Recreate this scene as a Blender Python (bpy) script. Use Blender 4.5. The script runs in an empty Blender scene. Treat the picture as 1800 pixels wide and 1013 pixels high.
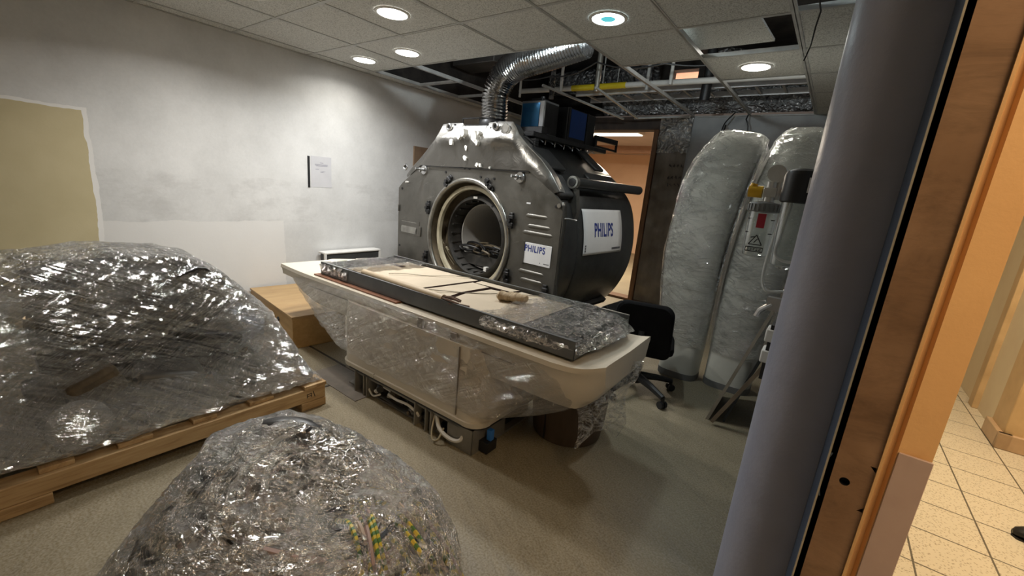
import bpy, bmesh, math, random
from mathutils import Vector, Matrix, Euler, noise
from mathutils.bvhtree import BVHTree
random.seed(7)
S = bpy.context.scene
COL = S.collection
PI = math.pi

# ------------------------------------------------------------------ camera, world, exposure
F_PX = 739.36
cam_data = bpy.data.cameras.new('camera')
cam_data.sensor_fit = 'HORIZONTAL'
cam_data.sensor_width = 36.0
cam_data.lens = F_PX / 1800.0 * 36.0
cam_data.clip_start = 0.05
cam = bpy.data.objects.new('camera', cam_data)
COL.objects.link(cam)
yaw, pitch, roll = math.radians(-36.2587), math.radians(-13.5339), math.radians(5.2586)
fw = Vector((math.sin(yaw)*math.cos(pitch), math.cos(yaw)*math.cos(pitch), math.sin(pitch)))
rt = Vector((math.cos(yaw), -math.sin(yaw), 0))
up = rt.cross(fw)
r2 = math.cos(roll)*rt + math.sin(roll)*up
u2 = -math.sin(roll)*rt + math.cos(roll)*up
cam.matrix_world = Matrix(((r2.x, u2.x, -fw.x, 0), (r2.y, u2.y, -fw.y, 0), (r2.z, u2.z, -fw.z, 1.38), (0, 0, 0, 1)))
S.camera = cam

world = bpy.data.worlds.new('world')
S.world = world
world.use_nodes = True
world.node_tree.nodes['Background'].inputs[0].default_value = (0.75, 0.8, 0.85, 1)
world.node_tree.nodes['Background'].inputs[1].default_value = 0.02
S.view_settings.view_transform = 'Standard'
S.view_settings.look = 'None'
S.view_settings.gamma = 1.0
S.view_settings.use_curve_mapping = False
S.view_settings.exposure = 0.0

ROOM_W = 17.0        # watts of a downlight in the room
CEIL = 2.37
# downlights: x, y, power factor, colour
LAMPS = [(-2.52, 1.88, 1.0, (1, .97, .9)), (-1.30, 2.49, 0.32, (.85, .97, 1)), (-3.12, 2.48, 1.0, (.96, .98, 1)),
         (-3.65, 2.44, 0.34, (1, .97, .9)), (-0.68, 3.66, 0.45, (1, .96, .86)), (-3.17, 1.32, 1.0, (1, .97, .92))]


def add_area(name, loc, size, watts, color=(1, 1, 1), size_y=None, rot=(0, 0, 0), parent=None, disk=False, spread=PI):
    l = bpy.data.lights.new(name, 'AREA')
    l.energy = watts
    l.color = color
    if disk:
        l.shape = 'DISK'
    elif size_y:
        l.shape = 'RECTANGLE'
        l.size_y = size_y
    l.size = size
    l.spread = spread
    o = bpy.data.objects.new(name, l)
    COL.objects.link(o)
    o.location = loc
    o.rotation_euler = rot
    if parent:
        o.parent = parent
    return o


# corridor and back-room light come from the luminaires those spaces have
add_area('corridor_lamp', (0.75, 0.3, 2.5), 0.6, 20, (1, .72, .42), 0.6)
add_area('corridor_lamp', (0.75, 3.2, 2.5), 0.5, 48, (1, .80, .54), 1.2)


# ------------------------------------------------------------------ mesh helper
class MB:
    def __init__(s):
        s.v, s.f, s.m, s.s = [], [], [], []

    def add(s, vs, fs, mi=0, smooth=False):
        b = len(s.v)
        s.v += [Vector(p) for p in vs]
        for f in fs:
            s.f.append([b+i for i in f])
            s.m.append(mi)
            s.s.append(smooth)

    def box(s, c, d, rot=None, mi=0):
        c = Vector(c)
        R = rot.to_matrix() if isinstance(rot, Euler) else (rot if rot is not None else Matrix.Identity(3))
        vs = []
        for x in (-.5, .5):
            for y in (-.5, .5):
                for z in (-.5, .5):
                    vs.append(c + R @ Vector((x*d[0], y*d[1], z*d[2])))
        s.add(vs, [(0, 1, 3, 2), (4, 6, 7, 5), (0, 4, 5, 1), (2, 3, 7, 6), (0, 2, 6, 4), (1, 5, 7, 3)], mi)
        return s

    def bx(s, x0, x1, y0, y1, z0, z1, mi=0):
        return s.box(((x0+x1)/2, (y0+y1)/2, (z0+z1)/2), (abs(x1-x0), abs(y1-y0), abs(z1-z0)), None, mi)

    def beam(s, p0, p1, w, h, mi=0, upv=(0, 0, 1)):
        p0, p1 = Vector(p0), Vector(p1)
        d = (p1-p0)
        L = d.length
        d.normalize()
        u = Vector(upv)
        if abs(d.dot(u)) > .98:
            u = Vector((0, 1, 0))
        a = d.cross(u).normalized()
        b = a.cross(d).normalized()
        R = Matrix((d, a, b)).transposed()
        return s.box((p0+p1)/2, (L, w, h), R, mi)

    def loft(s, rings, closed=True, caps=True, mi=0, smooth=True):
        n = len(rings[0])
        vs = [p for r in rings for p in r]
        fs = []
        for i in range(len(rings)-1):
            for j in range(n if closed else n-1):
                k = (j+1) % n
                fs.append((i*n+j, i*n+k, (i+1)*n+k, (i+1)*n+j))
        s.add(vs, fs, mi, smooth)
        if caps and closed:
            s.add(rings[0], [list(range(n))[::-1]], mi, False)
            s.add(rings[-1], [list(range(n))], mi, False)
        return s

    def tube(s, pts, r, n=8, caps=True, mi=0, smooth=True, squash=1.0):
        pts = [Vector(p) for p in pts]
        m = len(pts)
        rs = r if isinstance(r, (list, tuple)) else [r]*m
        t = (pts[1]-pts[0]).normalized()
        a = t.orthogonal().normalized()
        rings = []
        for i in range(m):
            if i == 0:
                tt = pts[1]-pts[0]
            elif i == m-1:
                tt = pts[-1]-pts[-2]
            else:
                tt = pts[i+1]-pts[i-1]
            if tt.length < 1e-9:
                tt = t.copy()
            tt.normalize()
            a = (a - tt*a.dot(tt))
            if a.length < 1e-6:
                a = tt.orthogonal()
            a.normalize()
            b = tt.cross(a)
            rings.append([pts[i] + rs[i]*(math.cos(2*PI*k/n)*a + squash*math.sin(2*PI*k/n)*b) for k in range(n)])
        return s.loft(rings, True, caps, mi, smooth)

    def cyl(s, p0, p1, r0, r1=None, n=20, mi=0, caps=True):
        return s.tube([p0, p1], [r0, r0 if r1 is None else r1], n, caps, mi)

    def lathe(s, c, prof, n=24, axis='z', mi=0, smooth=True, caps=True, a0=0, a1=2*PI):
        c = Vector(c)
        full = abs(a1-a0-2*PI) < 1e-6
        k = n if full else n+1
        rings = []
        for r, h in prof:
            ring = []
            for i in range(k):
                t = a0+(a1-a0)*i/n
                x, y = r*math.cos(t), r*math.sin(t)
                if axis == 'z':
                    p = Vector((x, y, h))
                elif axis == 'y':
                    p = Vector((x, h, y))
                else:
                    p = Vector((h, x, y))
                ring.append(c+p)
            rings.append(ring)
        return s.loft(rings, full, caps and full, mi, smooth)

    def prism(s, poly, a, b, fn, mi=0):
        n = len(poly)
        v0 = [fn(p[0], p[1], a) for p in poly]
        v1 = [fn(p[0], p[1], b) for p in poly]
        fs = [(i, (i+1) % n, n+(i+1) % n, n+i) for i in range(n)]
        s.add(v0+v1, fs, mi)
        s.add(v0, [list(range(n))[::-1]], mi)
        s.add(v1, [list(range(n))], mi)
        return s

    def grid(s, nu, nv, fn, mi=0, smooth=True):
        vs = [fn(i/nu, j/nv) for j in range(nv+1) for i in range(nu+1)]
        w = nu+1
        s.add(vs, [(j*w+i, j*w+i+1, (j+1)*w+i+1, (j+1)*w+i) for j in range(nv) for i in range(nu)], mi, smooth)
        return s

    def ball(s, c, r, n=14, m=8, mi=0):
        c = Vector(c)
        rr = r if isinstance(r, (tuple, list)) else (r, r, r)
        rings = []
        for j in range(m+1):
            th = PI*min(max(j/m, .002), .998)
            rings.append([c+Vector((rr[0]*math.sin(th)*math.cos(2*PI*i/n), rr[1]*math.sin(th)*math.sin(2*PI*i/n), -rr[2]*math.cos(th))) for i in range(n)])
        return s.loft(rings, True, True, mi)


XF = {}


def pieces(mb):
    """the separate pieces of a part (islands whose bounds stay apart), so that each becomes a part of its own"""
    n = len(mb.v)
    par = list(range(n))

    def find(a):
        while par[a] != a:
            par[a] = par[par[a]]
            a = par[a]
        return a
    for f in mb.f:
        r = find(f[0])
        for i in f[1:]:
            par[find(i)] = r
    isl = {}
    for k, f in enumerate(mb.f):
        isl.setdefault(find(f[0]), []).append(k)
    if len(isl) == 1 or len(isl) > 120:
        return [mb]
    cl = []
    for fs in isl.values():
        ps = [mb.v[i] for k in fs for i in mb.f[k]]
        lo = [min(p[a] for p in ps)-.001 for a in range(3)]
        hi = [max(p[a] for p in ps)+.001 for a in range(3)]
        hit = [c for c in cl if all(lo[a] <= c[1][a] and hi[a] >= c[0][a] for a in range(3))]
        new = [lo, hi, list(fs)]
        for c in hit:
            cl.remove(c)
            new = [[min(new[0][a], c[0][a]) for a in range(3)], [max(new[1][a], c[1][a]) for a in range(3)], new[2]+c[2]]
        cl.append(new)
    if len(cl) == 1:
        return [mb]
    out = []
    for c in cl:
        q = MB()
        mp = {}
        for k in sorted(c[2]):
            g = []
            for i in mb.f[k]:
                if i not in mp:
                    mp[i] = len(q.v)
                    q.v.append(mb.v[i])
                g.append(mp[i])
            q.f.append(g)
            q.m.append(mb.m[k])
            q.s.append(mb.s[k])
        out.append(q)
    return out


WHOLE = {'small_print', 'printed_lines', 'warning_print', 'marker_scribble', 'label_mark', 'stamp_mark', 'plastic_wrap', 'jar_lid'}


def build(name, mb, mats, parent=None, world=True, bevel=0, solid=0, kind=None, sub=0, weld=False, split=True):
    """link mb as one mesh object; world=True: vertices were given in world space"""
    if parent is not None and split and name not in WHOLE and len(mb.f) < 3000:
        ps = pieces(mb)
        if len(ps) > 1:
            return [build(name, q, mats, parent, world, bevel, solid, kind, sub, weld, False) for q in ps][0]
    me = bpy.data.meshes.new(name)
    inv = XF.get(parent.name) if (parent is not None and world) else None
    vs = [(inv @ p) if inv is not None else p for p in mb.v]
    me.from_pydata([tuple(p) for p in vs], [], mb.f)
    for m in (mats if isinstance(mats, (list, tuple)) else [mats]):
        me.materials.append(m)
    me.polygons.foreach_set('material_index', mb.m)
    me.polygons.foreach_set('use_smooth', mb.s)
    bm = bmesh.new()
    bm.from_mesh(me)
    if weld:
        bmesh.ops.remove_doubles(bm, verts=bm.verts, dist=1e-5)
    bmesh.ops.recalc_face_normals(bm, faces=bm.faces)
    bm.to_mesh(me)
    bm.free()
    me.set_sharp_from_angle(angle=math.radians(42))
    o = bpy.data.objects.new(name, me)
    COL.objects.link(o)
    if parent is not None:
        o.parent = parent
        XF[o.name] = XF.get(parent.name, Matrix.Identity(4))
    else:
        XF[o.name] = Matrix.Identity(4)
    if solid:
        md = o.modifiers.new('solid', 'SOLIDIFY')
        md.thickness = solid
        md.offset = 0
    if bevel:
        md = o.modifiers.new('bevel', 'BEVEL')
        md.width = bevel
        md.segments = 2
        md.limit_method = 'ANGLE'
        md.angle_limit = math.radians(40)
    if sub:
        md = o.modifiers.new('sub', 'SUBSURF')
        md.levels = md.render_levels = sub
    if kind:
        o['kind'] = kind
    return o


def tag(o, label, cat, group=None, kind=None):
    o['label'] = label
    o['category'] = cat
    if group:
        o['group'] = group
    if kind:
        o['kind'] = kind
    return o


def thing(name, label, cat, loc=(0, 0, 0), rz=0, group=None):
    o = bpy.data.objects.new(name, None)
    o.empty_display_size = .1
    COL.objects.link(o)
    o.location = loc
    o.rotation_euler = (0, 0, rz)
    XF[o.name] = (Matrix.Translation(loc) @ Matrix.Rotation(rz, 4, 'Z')).inverted()
    return tag(o, label, cat, group)


def struct(name, mb, mats, **k):
    return build(name, mb, mats, kind='structure', **k)


def dup(root, loc, rz, label):
    r = root.copy()
    COL.objects.link(r)
    r.location = loc
    r.rotation_euler = (0, 0, rz)
    r['label'] = label
    for ch in list(root.children):
        c = ch.copy()
        COL.objects.link(c)
        c.parent = r
        for g in ch.children:
            d = g.copy()
            COL.objects.link(d)
            d.parent = c
    return r


# ------------------------------------------------------------------ material helper
class NT:
    def __init__(s, name):
        s.mat = bpy.data.materials.new(name)
        s.mat.use_nodes = True
        s.t = s.mat.node_tree
        s.t.nodes.clear()
        s.out = s.n('ShaderNodeOutputMaterial')
        s.co = s.n('ShaderNodeTexCoord')

    def n(s, ty, **kw):
        nd = s.t.nodes.new(ty)
        for k, v in kw.items():
            if k.startswith('i_'):
                key = k[2:]
                nd.inputs[int(key) if key.isdigit() else key].default_value = v
            else:
                setattr(nd, k, v)
        return nd

    def l(s, a, b):
        s.t.links.new(a, b)

    def vec(s, scale=(1, 1, 1), rot=(0, 0, 0), loc=(0, 0, 0)):
        src = s.co.outputs['Object']
        if any(rot):
            r = s.n('ShaderNodeMapping')
            r.inputs['Rotation'].default_value = rot
            s.l(src, r.inputs['Vector'])
            src = r.outputs['Vector']
        m = s.n('ShaderNodeMapping')
        m.inputs['Scale'].default_value = scale
        m.inputs['Location'].default_value = loc
        s.l(src, m.inputs['Vector'])
        return m.outputs['Vector']

    def noise(s, scale, detail=4, rough=.55, vec=None, dist=0):
        nd = s.n('ShaderNodeTexNoise')
        nd.inputs['Scale'].default_value = scale
        nd.inputs['Detail'].default_value = detail
        nd.inputs['Roughness'].default_value = rough
        nd.inputs['Distortion'].default_value = dist
        s.l(vec if vec is not None else s.co.outputs['Object'], nd.inputs['Vector'])
        return nd.outputs['Fac']

    def ramp(s, fac, stops):
        r = s.n('ShaderNodeValToRGB')
        e = r.color_ramp.elements
        while len(e) < len(stops):
            e.new(.5)
        for el, (p, c) in zip(e, stops):
            el.position = p
            el.color = (c[0], c[1], c[2], 1) if isinstance(c, (tuple, list)) else (c, c, c, 1)
        s.l(fac, r.inputs[0])
        return r.outputs[0]

    def mix(s, fac, a, b, blend='MIX'):
        m = s.n('ShaderNodeMix', data_type='RGBA', blend_type=blend)
        for sock, v in ((m.inputs[0], fac), (m.inputs[6], a), (m.inputs[7], b)):
            if hasattr(v, 'is_linked'):
                s.l(v, sock)
            elif isinstance(v, (tuple, list)):
                sock.default_value = (v[0], v[1], v[2], 1)
            else:
                sock.default_value = v
        return m.outputs[2]

    def math(s, op, a, b=0, c=None):
        m = s.n('ShaderNodeMath', operation=op)
        for i, v in enumerate((a, b, c)):
            if v is None:
                continue
            if hasattr(v, 'is_linked'):
                s.l(v, m.inputs[i])
            else:
                m.inputs[i].default_value = v
        return m.outputs[0]

    def bump(s, h, strength=.3, dist=.01):
        b = s.n('ShaderNodeBump')
        b.inputs['Strength'].default_value = strength
        b.inputs['Distance'].default_value = dist
        s.l(h, b.inputs['Height'])
        return b.outputs[0]

    def bsdf(s, col, rough=.5, metal=0, normal=None, spec=.5, trans=0, emit=None, estr=0, alpha=None):
        p = s.n('ShaderNodeBsdfPrincipled')

        def put(key, v):
            if hasattr(v, 'is_linked'):
                s.l(v, p.inputs[key])
            elif isinstance(v, (tuple, list)):
                p.inputs[key].default_value = (v[0], v[1], v[2], 1)
            else:
                p.inputs[key].default_value = v
        put('Base Color', col)
        put('Roughness', rough)
        put('Metallic', metal)
        put('Specular IOR Level', spec)
        put('Transmission Weight', trans)
        if emit is not None:
            put('Emission Color', emit)
            p.inputs['Emission Strength'].default_value = estr
        if normal is not None:
            s.l(normal, p.inputs['Normal'])
        return p.outputs[0]

    def done(s, sh):
        s.l(sh, s.out.inputs[0])
        return s.mat


def M(name, c1, c2=None, rough=.5, metal=0, scale=8, stretch=(1, 1, 1), bump=0, bscale=None, spec=.5, detail=4, lo=.35, hi=.65):
    t = NT(name)
    c2 = c2 or tuple(x*.82 for x in c1)
    v = t.vec(stretch)
    f = t.noise(scale, detail, .6, v)
    col = t.ramp(f, [(lo, c2), (hi, c1)])
    nm = None
    if bump:
        nm = t.bump(t.noise(bscale or scale*4, 3, .6, v), bump, .01)
    return t.done(t.bsdf(col, rough, metal, nm, spec))


def glow(name, col, strength):
    t = NT(name)
    e = t.n('ShaderNodeEmission')
    e.inputs[0].default_value = (*col, 1)
    e.inputs[1].default_value = strength
    return t.done(e.outputs[0])


def film_mat(name, haze=(.05, .4), stretch=(4, 30, 30), rot=(0, 0, 0), bump=.6, gloss=(.15, .75), crease=9, tint=(.9, .92, .94), grough=.07, folds=.3, iso=1.0, cg=.3):
    """clear stretch wrap: see-through with a milky haze in folds and sharp glints on the creases"""
    t = NT(name)
    v = t.vec(stretch, rot)

    def ridge(f, w):
        a = t.math('ABSOLUTE', t.math('SUBTRACT', t.math('MULTIPLY', f, 2), 1))
        return t.math('POWER', t.math('SUBTRACT', 1, t.math('MINIMUM', t.math('MULTIPLY', a, w), 1)), 1.5)
    n1 = t.noise(1.0, 5, .62, v, .8)
    n2 = t.noise(crease, 4, .6, None, 2.0)
    v3 = t.vec(tuple(x*2.6 for x in stretch), tuple(-r*1.3 for r in rot), (.7, .2, .4))
    n3 = t.noise(1.0, 3, .6, v3, .5)
    n4 = t.noise(crease*6, 2, .5, None, .6)
    r1 = ridge(n1, 5.0)
    r2 = ridge(n2, 7.0)
    r3 = ridge(n3, 6.0)
    h = t.math('ADD', t.math('ADD', t.math('MULTIPLY', r1, .55), t.math('MULTIPLY', r2, .7*iso)), t.math('ADD', t.math('MULTIPLY', r3, .35), t.math('MULTIPLY', n4, .5*iso)))
    nm = t.bump(h, 1.0, .03*bump)
    big = t.noise(3.5, 4, .6, None, .6)
    comb = t.math('ADD', t.math('MULTIPLY', big, .6), t.math('MULTIPLY', n1, .4))
    hz0 = t.n('ShaderNodeMapRange')
    hz0.inputs[1].default_value = .40
    hz0.inputs[2].default_value = .66
    hz0.inputs[3].default_value = haze[0]
    hz0.inputs[4].default_value = haze[1]
    t.l(comb, hz0.inputs[0])
    fold = t.math('MULTIPLY', t.math('ADD', t.math('MULTIPLY', t.math('POWER', r1, 3), .6), t.math('POWER', r3, 3)), folds)
    hz = t.n('ShaderNodeMath', operation='MINIMUM')
    t.l(t.math('ADD', hz0.outputs[0], fold), hz.inputs[0])
    hz.inputs[1].default_value = .85
    tr = t.n('ShaderNodeBsdfTransparent')
    df = t.n('ShaderNodeBsdfDiffuse')
    df.inputs[0].default_value = (*tint, 1)
    t.l(nm, df.inputs['Normal'])
    tl = t.n('ShaderNodeBsdfTranslucent')
    tl.inputs[0].default_value = (*tint, 1)
    mk = t.n('ShaderNodeMixShader')
    mk.inputs[0].default_value = .3
    t.l(df.outputs[0], mk.inputs[1])
    t.l(tl.outputs[0], mk.inputs[2])
    m1 = t.n('ShaderNodeMixShader')
    t.l(hz.outputs[0], m1.inputs[0])
    t.l(tr.outputs[0], m1.inputs[1])
    t.l(mk.outputs[0], m1.inputs[2])
    gl = t.n('ShaderNodeBsdfGlossy')
    gl.inputs['Roughness'].default_value = grough
    gl.inputs['Color'].default_value = (1, 1, 1, 1)
    t.l(nm, gl.inputs['Normal'])
    fr = t.n('ShaderNodeLayerWeight')
    fr.inputs[0].default_value = .3
    t.l(nm, fr.inputs['Normal'])
    gr = t.n('ShaderNodeMapRange')
    gr.inputs[3].default_value = gloss[0]
    gr.inputs[4].default_value = gloss[1]
    t.l(fr.outputs['Fresnel'], gr.inputs[0])
    m2 = t.n('ShaderNodeMixShader')
    t.l(t.math('MINIMUM', t.math('ADD', gr.outputs[0], t.math('MULTIPLY', t.math('ADD', r1, r3), cg*.5)), .92), m2.inputs[0])
    t.l(m1.outputs[0], m2.inputs[1])
    t.l(gl.outputs[0], m2.inputs[2])
    return t.done(m2.outputs[0])


# ------------------------------------------------------------------ materials of the setting
def wall_left_mat():
    t = NT('painted_wall')
    sx = t.n('ShaderNodeSeparateXYZ')
    t.l(t.co.outputs['Object'], sx.inputs[0])
    wob = t.math('MULTIPLY', t.math('SUBTRACT', t.noise(5, 3), .5), .05)
    Y = t.math('ADD', sx.outputs['Y'], wob)
    Z = t.math('ADD', sx.outputs['Z'], wob)
    base = t.ramp(t.noise(3, 5, .6), [(.3, (.56, .56, .55)), (.7, (.68, .68, .67))])
    fine = t.noise(60, 2)
    base = t.mix(.06, base, t.ramp(fine, [(.3, .3), (.7, .8)]))
    # scuffs near the middle of the wall
    sm = t.ramp(t.noise(2.2, 6, .7, t.vec((1, 1, 2.2), loc=(0, .3, .4))), [(.5, 0), (.72, 1)])
    band = t.math('MULTIPLY', t.math('GREATER_THAN', Z, .86), t.math('LESS_THAN', Z, 1.25))
    base = t.mix(t.math('MULTIPLY', t.math('MULTIPLY', sm, band), .45), base, (.34, .33, .32))
    # fresh white patch low on the wall
    p = t.math('MULTIPLY', t.math('LESS_THAN', Z, .875), t.math('LESS_THAN', Y, 1.9))
    base = t.mix(t.math('MULTIPLY', p, .75), base, (.71, .70, .68))
    # bare ochre patch
    q = t.math('MULTIPLY', t.math('LESS_THAN', Z, 1.62), t.math('LESS_THAN', Y, .62))
    och = t.ramp(t.noise(4, 5), [(.3, (.50, .43, .255)), (.7, (.56, .485, .30))])
    edge = t.math('MULTIPLY', t.math('LESS_THAN', Z, 1.64), t.math('LESS_THAN', Y, .645))
    base = t.mix(edge, base, (.78, .77, .75))
    base = t.mix(q, base, och)
    # shadowy traces of removed trunking near the far corner
    return t.done(t.bsdf(base, .62, 0, t.bump(t.noise(90, 2), .08, .004)))


def floor_mat():
    t = NT('vinyl_floor')
    n1 = t.noise(1.4, 6, .65)
    n2 = t.noise(7, 5, .7, t.vec((1, 4, 1), (0, 0, .5)))
    c = t.ramp(t.math('ADD', t.math('MULTIPLY', n1, .5), t.math('MULTIPLY', n2, .5)),
               [(.32, (.165, .132, .072)), (.5, (.25, .203, .115)), (.7, (.31, .255, .152))])
    c = t.mix(.18, c, t.ramp(t.noise(120, 2), [(.35, .04), (.65, .6)]))
    r = t.ramp(n2, [(.3, .38), (.7, .6)])
    return t.done(t.bsdf(c, r, 0, t.bump(t.noise(60, 2), .05, .003)))


def tile_floor_mat():
    t = NT('terrazzo_tiles')
    b = t.n('ShaderNodeTexBrick')
    b.offset = 0
    b.inputs['Scale'].default_value = 1
    b.inputs['Brick Width'].default_value = .285
    b.inputs['Row Height'].default_value = .285
    b.inputs['Mortar Size'].default_value = .004
    b.inputs['Color1'].default_value = (1, 1, 1, 1)
    b.inputs['Color2'].default_value = (1, 1, 1, 1)
    b.inputs['Mortar'].default_value = (.2, .2, .2, 1)
    m = t.n('ShaderNodeMapping')
    m.inputs['Location'].default_value = (.01, .02, 0)
    t.l(t.co.outputs['Object'], m.inputs[0])
    t.l(m.outputs[0], b.inputs['Vector'])
    v = t.n('ShaderNodeTexVoronoi')
    v.inputs['Scale'].default_value = 90
    t.l(t.co.outputs['Object'], v.inputs['Vector'])
    c = t.ramp(v.outputs['Distance'], [(.15, (.38, .32, .23)), (.4, (.66, .6, .48))])
    c = t.mix(1.0, c, b.outputs['Color'], 'MULTIPLY')
    return t.done(t.bsdf(c, .3))


def ceil_mat():
    t = NT('ceiling_tile')
    n = t.noise(140, 3, .7)
    c = t.ramp(n, [(.36, (.30, .30, .285)), (.5, (.62, .62, .59)), (.7, (.70, .70, .67))])
    return t.done(t.bsdf(c, .9, 0, t.bump(n, .3, .004), .2))


def foil_mat(name, col=(.75, .76, .78), sc=7):
    t = NT(name)
    n = t.noise(sc, 5, .62, None, 1.2)
    n2 = t.noise(sc*4, 3, .6)
    vo = t.n('ShaderNodeTexVoronoi')
    vo.inputs['Scale'].default_value = sc*1.4
    wv = t.n('ShaderNodeVectorMath', operation='ADD')
    nc = t.n('ShaderNodeTexNoise')
    nc.inputs['Scale'].default_value = 5
    t.l(t.co.outputs['Object'], nc.inputs['Vector'])
    t.l(t.co.outputs['Object'], wv.inputs[0])
    t.l(nc.outputs['Color'], wv.inputs[1])
    t.l(wv.outputs[0], vo.inputs['Vector'])
    nm = t.bump(t.math('ADD', t.math('MULTIPLY', vo.outputs['Distance'], 1.2), t.math('MULTIPLY', n2, .25)), 1, .07)
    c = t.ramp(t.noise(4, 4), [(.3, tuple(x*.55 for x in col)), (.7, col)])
    return t.done(t.bsdf(c, .3, .6, nm))


MAT = {}
MAT['wall'] = wall_left_mat()
MAT['floor'] = floor_mat()
MAT['terrazzo'] = tile_floor_mat()
MAT['ceil'] = ceil_mat()
MAT['grey_wall'] = M('grey_plaster', (.36, .37, .38), (.27, .28, .29), .7, scale=3)
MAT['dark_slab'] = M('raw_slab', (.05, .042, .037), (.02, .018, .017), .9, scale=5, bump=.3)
MAT['tee'] = M('white_tee', (.52, .52, .5), (.4, .4, .39), .45, scale=10)
MAT['orange'] = M('orange_paint', (.74, .46, .22), (.69, .42, .2), .5, scale=4, bump=.05, bscale=80)
MAT['orange_wall'] = M('apricot_wall', (.80, .55, .36), (.76, .51, .33), .7, scale=3)
MAT['cream_wall'] = M('cream_wall', (.78, .68, .50), (.73, .62, .45), .6, scale=3)
MAT['cream_trim'] = M('cream_trim', (.62, .44, .24), (.52, .36, .19), .45, scale=6)
MAT['blue'] = M('blue_grey_paint', (.36, .38, .48), (.32, .34, .44), .38, scale=5, bump=.12, bscale=60)
MAT['blue_dark'] = M('dark_blue_edge', (.05, .075, .12), (.04, .06, .1), .4)
MAT['zinc'] = M('zinc_edge', (.5, .48, .42), (.4, .38, .33), .35, .7)
MAT['foil'] = foil_mat('crumpled_foil', (.92, .93, .94))
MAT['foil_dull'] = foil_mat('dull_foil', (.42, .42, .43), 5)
MAT['steel'] = M('bright_steel', (.62, .62, .62), (.45, .45, .45), .28, 1, scale=12)
MAT['black'] = M('black_plastic', (.012, .012, .013), (.008, .008, .009), .45)
MAT['dark_metal'] = M('dark_metal', (.06, .06, .062), (.035, .035, .036), .4, .7)
MAT['white_plastic'] = M('white_plastic', (.72, .71, .68), (.66, .65, .62), .4)
MAT['white_lens'] = glow('lamp_lens', (1, .98, .93), 14)
MAT['cool_lens'] = glow('cool_lamp_ring', (.82, .97, 1), 14)
MAT['teal_lens'] = glow('teal_lamp_centre', (.12, .62, .68), 1.0)
MAT['tube_lens'] = glow('fluorescent_lens', (1, .86, .62), 5)


def brass_mat():
    t = NT('worn_brass_strip')
    sx = t.n('ShaderNodeSeparateXYZ')
    t.l(t.co.outputs['Object'], sx.inputs[0])
    c = t.ramp(t.noise(6, 5, .6), [(.3, (.22, .13, .08)), (.7, (.36, .23, .15))])
    sm = t.ramp(t.noise(5, 6, .75, t.vec((1, 1, 2.5), loc=(.3, 0, .2)), .8), [(.45, 0), (.75, 1)])
    c = t.mix(t.math('MULTIPLY', sm, .6), c, (.09, .055, .035))
    line = t.ramp(t.noise(3, 3, .6, t.vec((8, 8, 60))), [(.62, 0), (.7, 1)])
    c = t.mix(t.math('MULTIPLY', line, .12), c, (.1, .06, .04))
    return t.done(t.bsdf(c, .38, .35))


MAT['brass'] = brass_mat()
MAT['pink'] = M('pink_laminate', (.52, .40, .38), (.49, .37, .35), .45, scale=20)
MAT['wood_frame'] = M('brown_door_wood', (.20, .10, .045), (.13, .065, .03), .5, scale=6, stretch=(6, 6, .6))

# ------------------------------------------------------------------ the room
XL, XR, YF, YN, SLAB = -4.14, -0.068, 5.5, -1.5, 3.2
struct('floor', MB().bx(XL-.1, .10, YN-.1, 10.6, -.12, 0), MAT['floor'])
struct('floor_corridor', MB().bx(.10, 2.4, YN-.1, 10.6, -.12, 0), MAT['terrazzo'])
struct('wall_left', MB().bx(XL-.15, XL, YN-.1, 5.65, 0, 2.385), MAT['wall'])
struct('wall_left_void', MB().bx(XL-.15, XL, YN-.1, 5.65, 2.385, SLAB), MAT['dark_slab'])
struct('wall_near', MB().bx(XL-.15, 2.4, YN-.2, YN, 0, SLAB), MAT['grey_wall'])
DX0, DX1, DZ = -3.35, -2.03, 2.225
m = MB()
m.bx(XL, DX0, YF, YF+.15, 0, 2.38)
m.bx(DX1, .1, YF, YF+.15, 0, 2.38)
struct('wall_far', m, MAT['grey_wall'])
m = MB()
m.bx(DX0-.05, DX1+.06, YF-.03, YF+.145, DZ, 2.385)
struct('trim_1', m, M('dark_header', (.07, .05, .04), (.04, .03, .026), .7, scale=8))
m = MB()
m.bx(DX1, DX1+.06, YF-.05, YF+.18, 0, DZ)
m.bx(DX0-.06, DX0, YF-.05, YF+.18, 0, DZ)
struct('door_1', m, MAT['wood_frame'], bevel=.004)
m = MB()
m.bx(DX0, DX1+.35, YF-.02, YF+.17, .0, .03)
struct('trim_2', m, MAT['wood_frame'])
# back room
struct('wall_back_room', MB().bx(-9, .1, 10.4, 10.55, 0, 2.4).bx(-9.1, -9, 5.6, 10.5, 0, 2.4).bx(-.02, .1, 5.65, 10.5, 0, 2.4).bx(-9, XL-.1, 5.5, 5.65, 0, 2.4), MAT['orange_wall'])
struct('ceiling_back_room', MB().bx(-9.1, .1, 5.65, 10.55, 2.4, 2.43), M('pinkish_ceiling', (.55, .42, .36), (.48, .36, .3), .8, scale=3))
struct('floor_back_room', MB().bx(-9.1, XL-.1, 5.5, 10.6, -.12, 0), MAT['floor'])
struct('trim_3', MB().bx(-6.5, .0, 8.6, 8.75, 2.26, 2.4), M('soffit_brown', (.36, .2, .12), (.3, .17, .1), .7))
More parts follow.
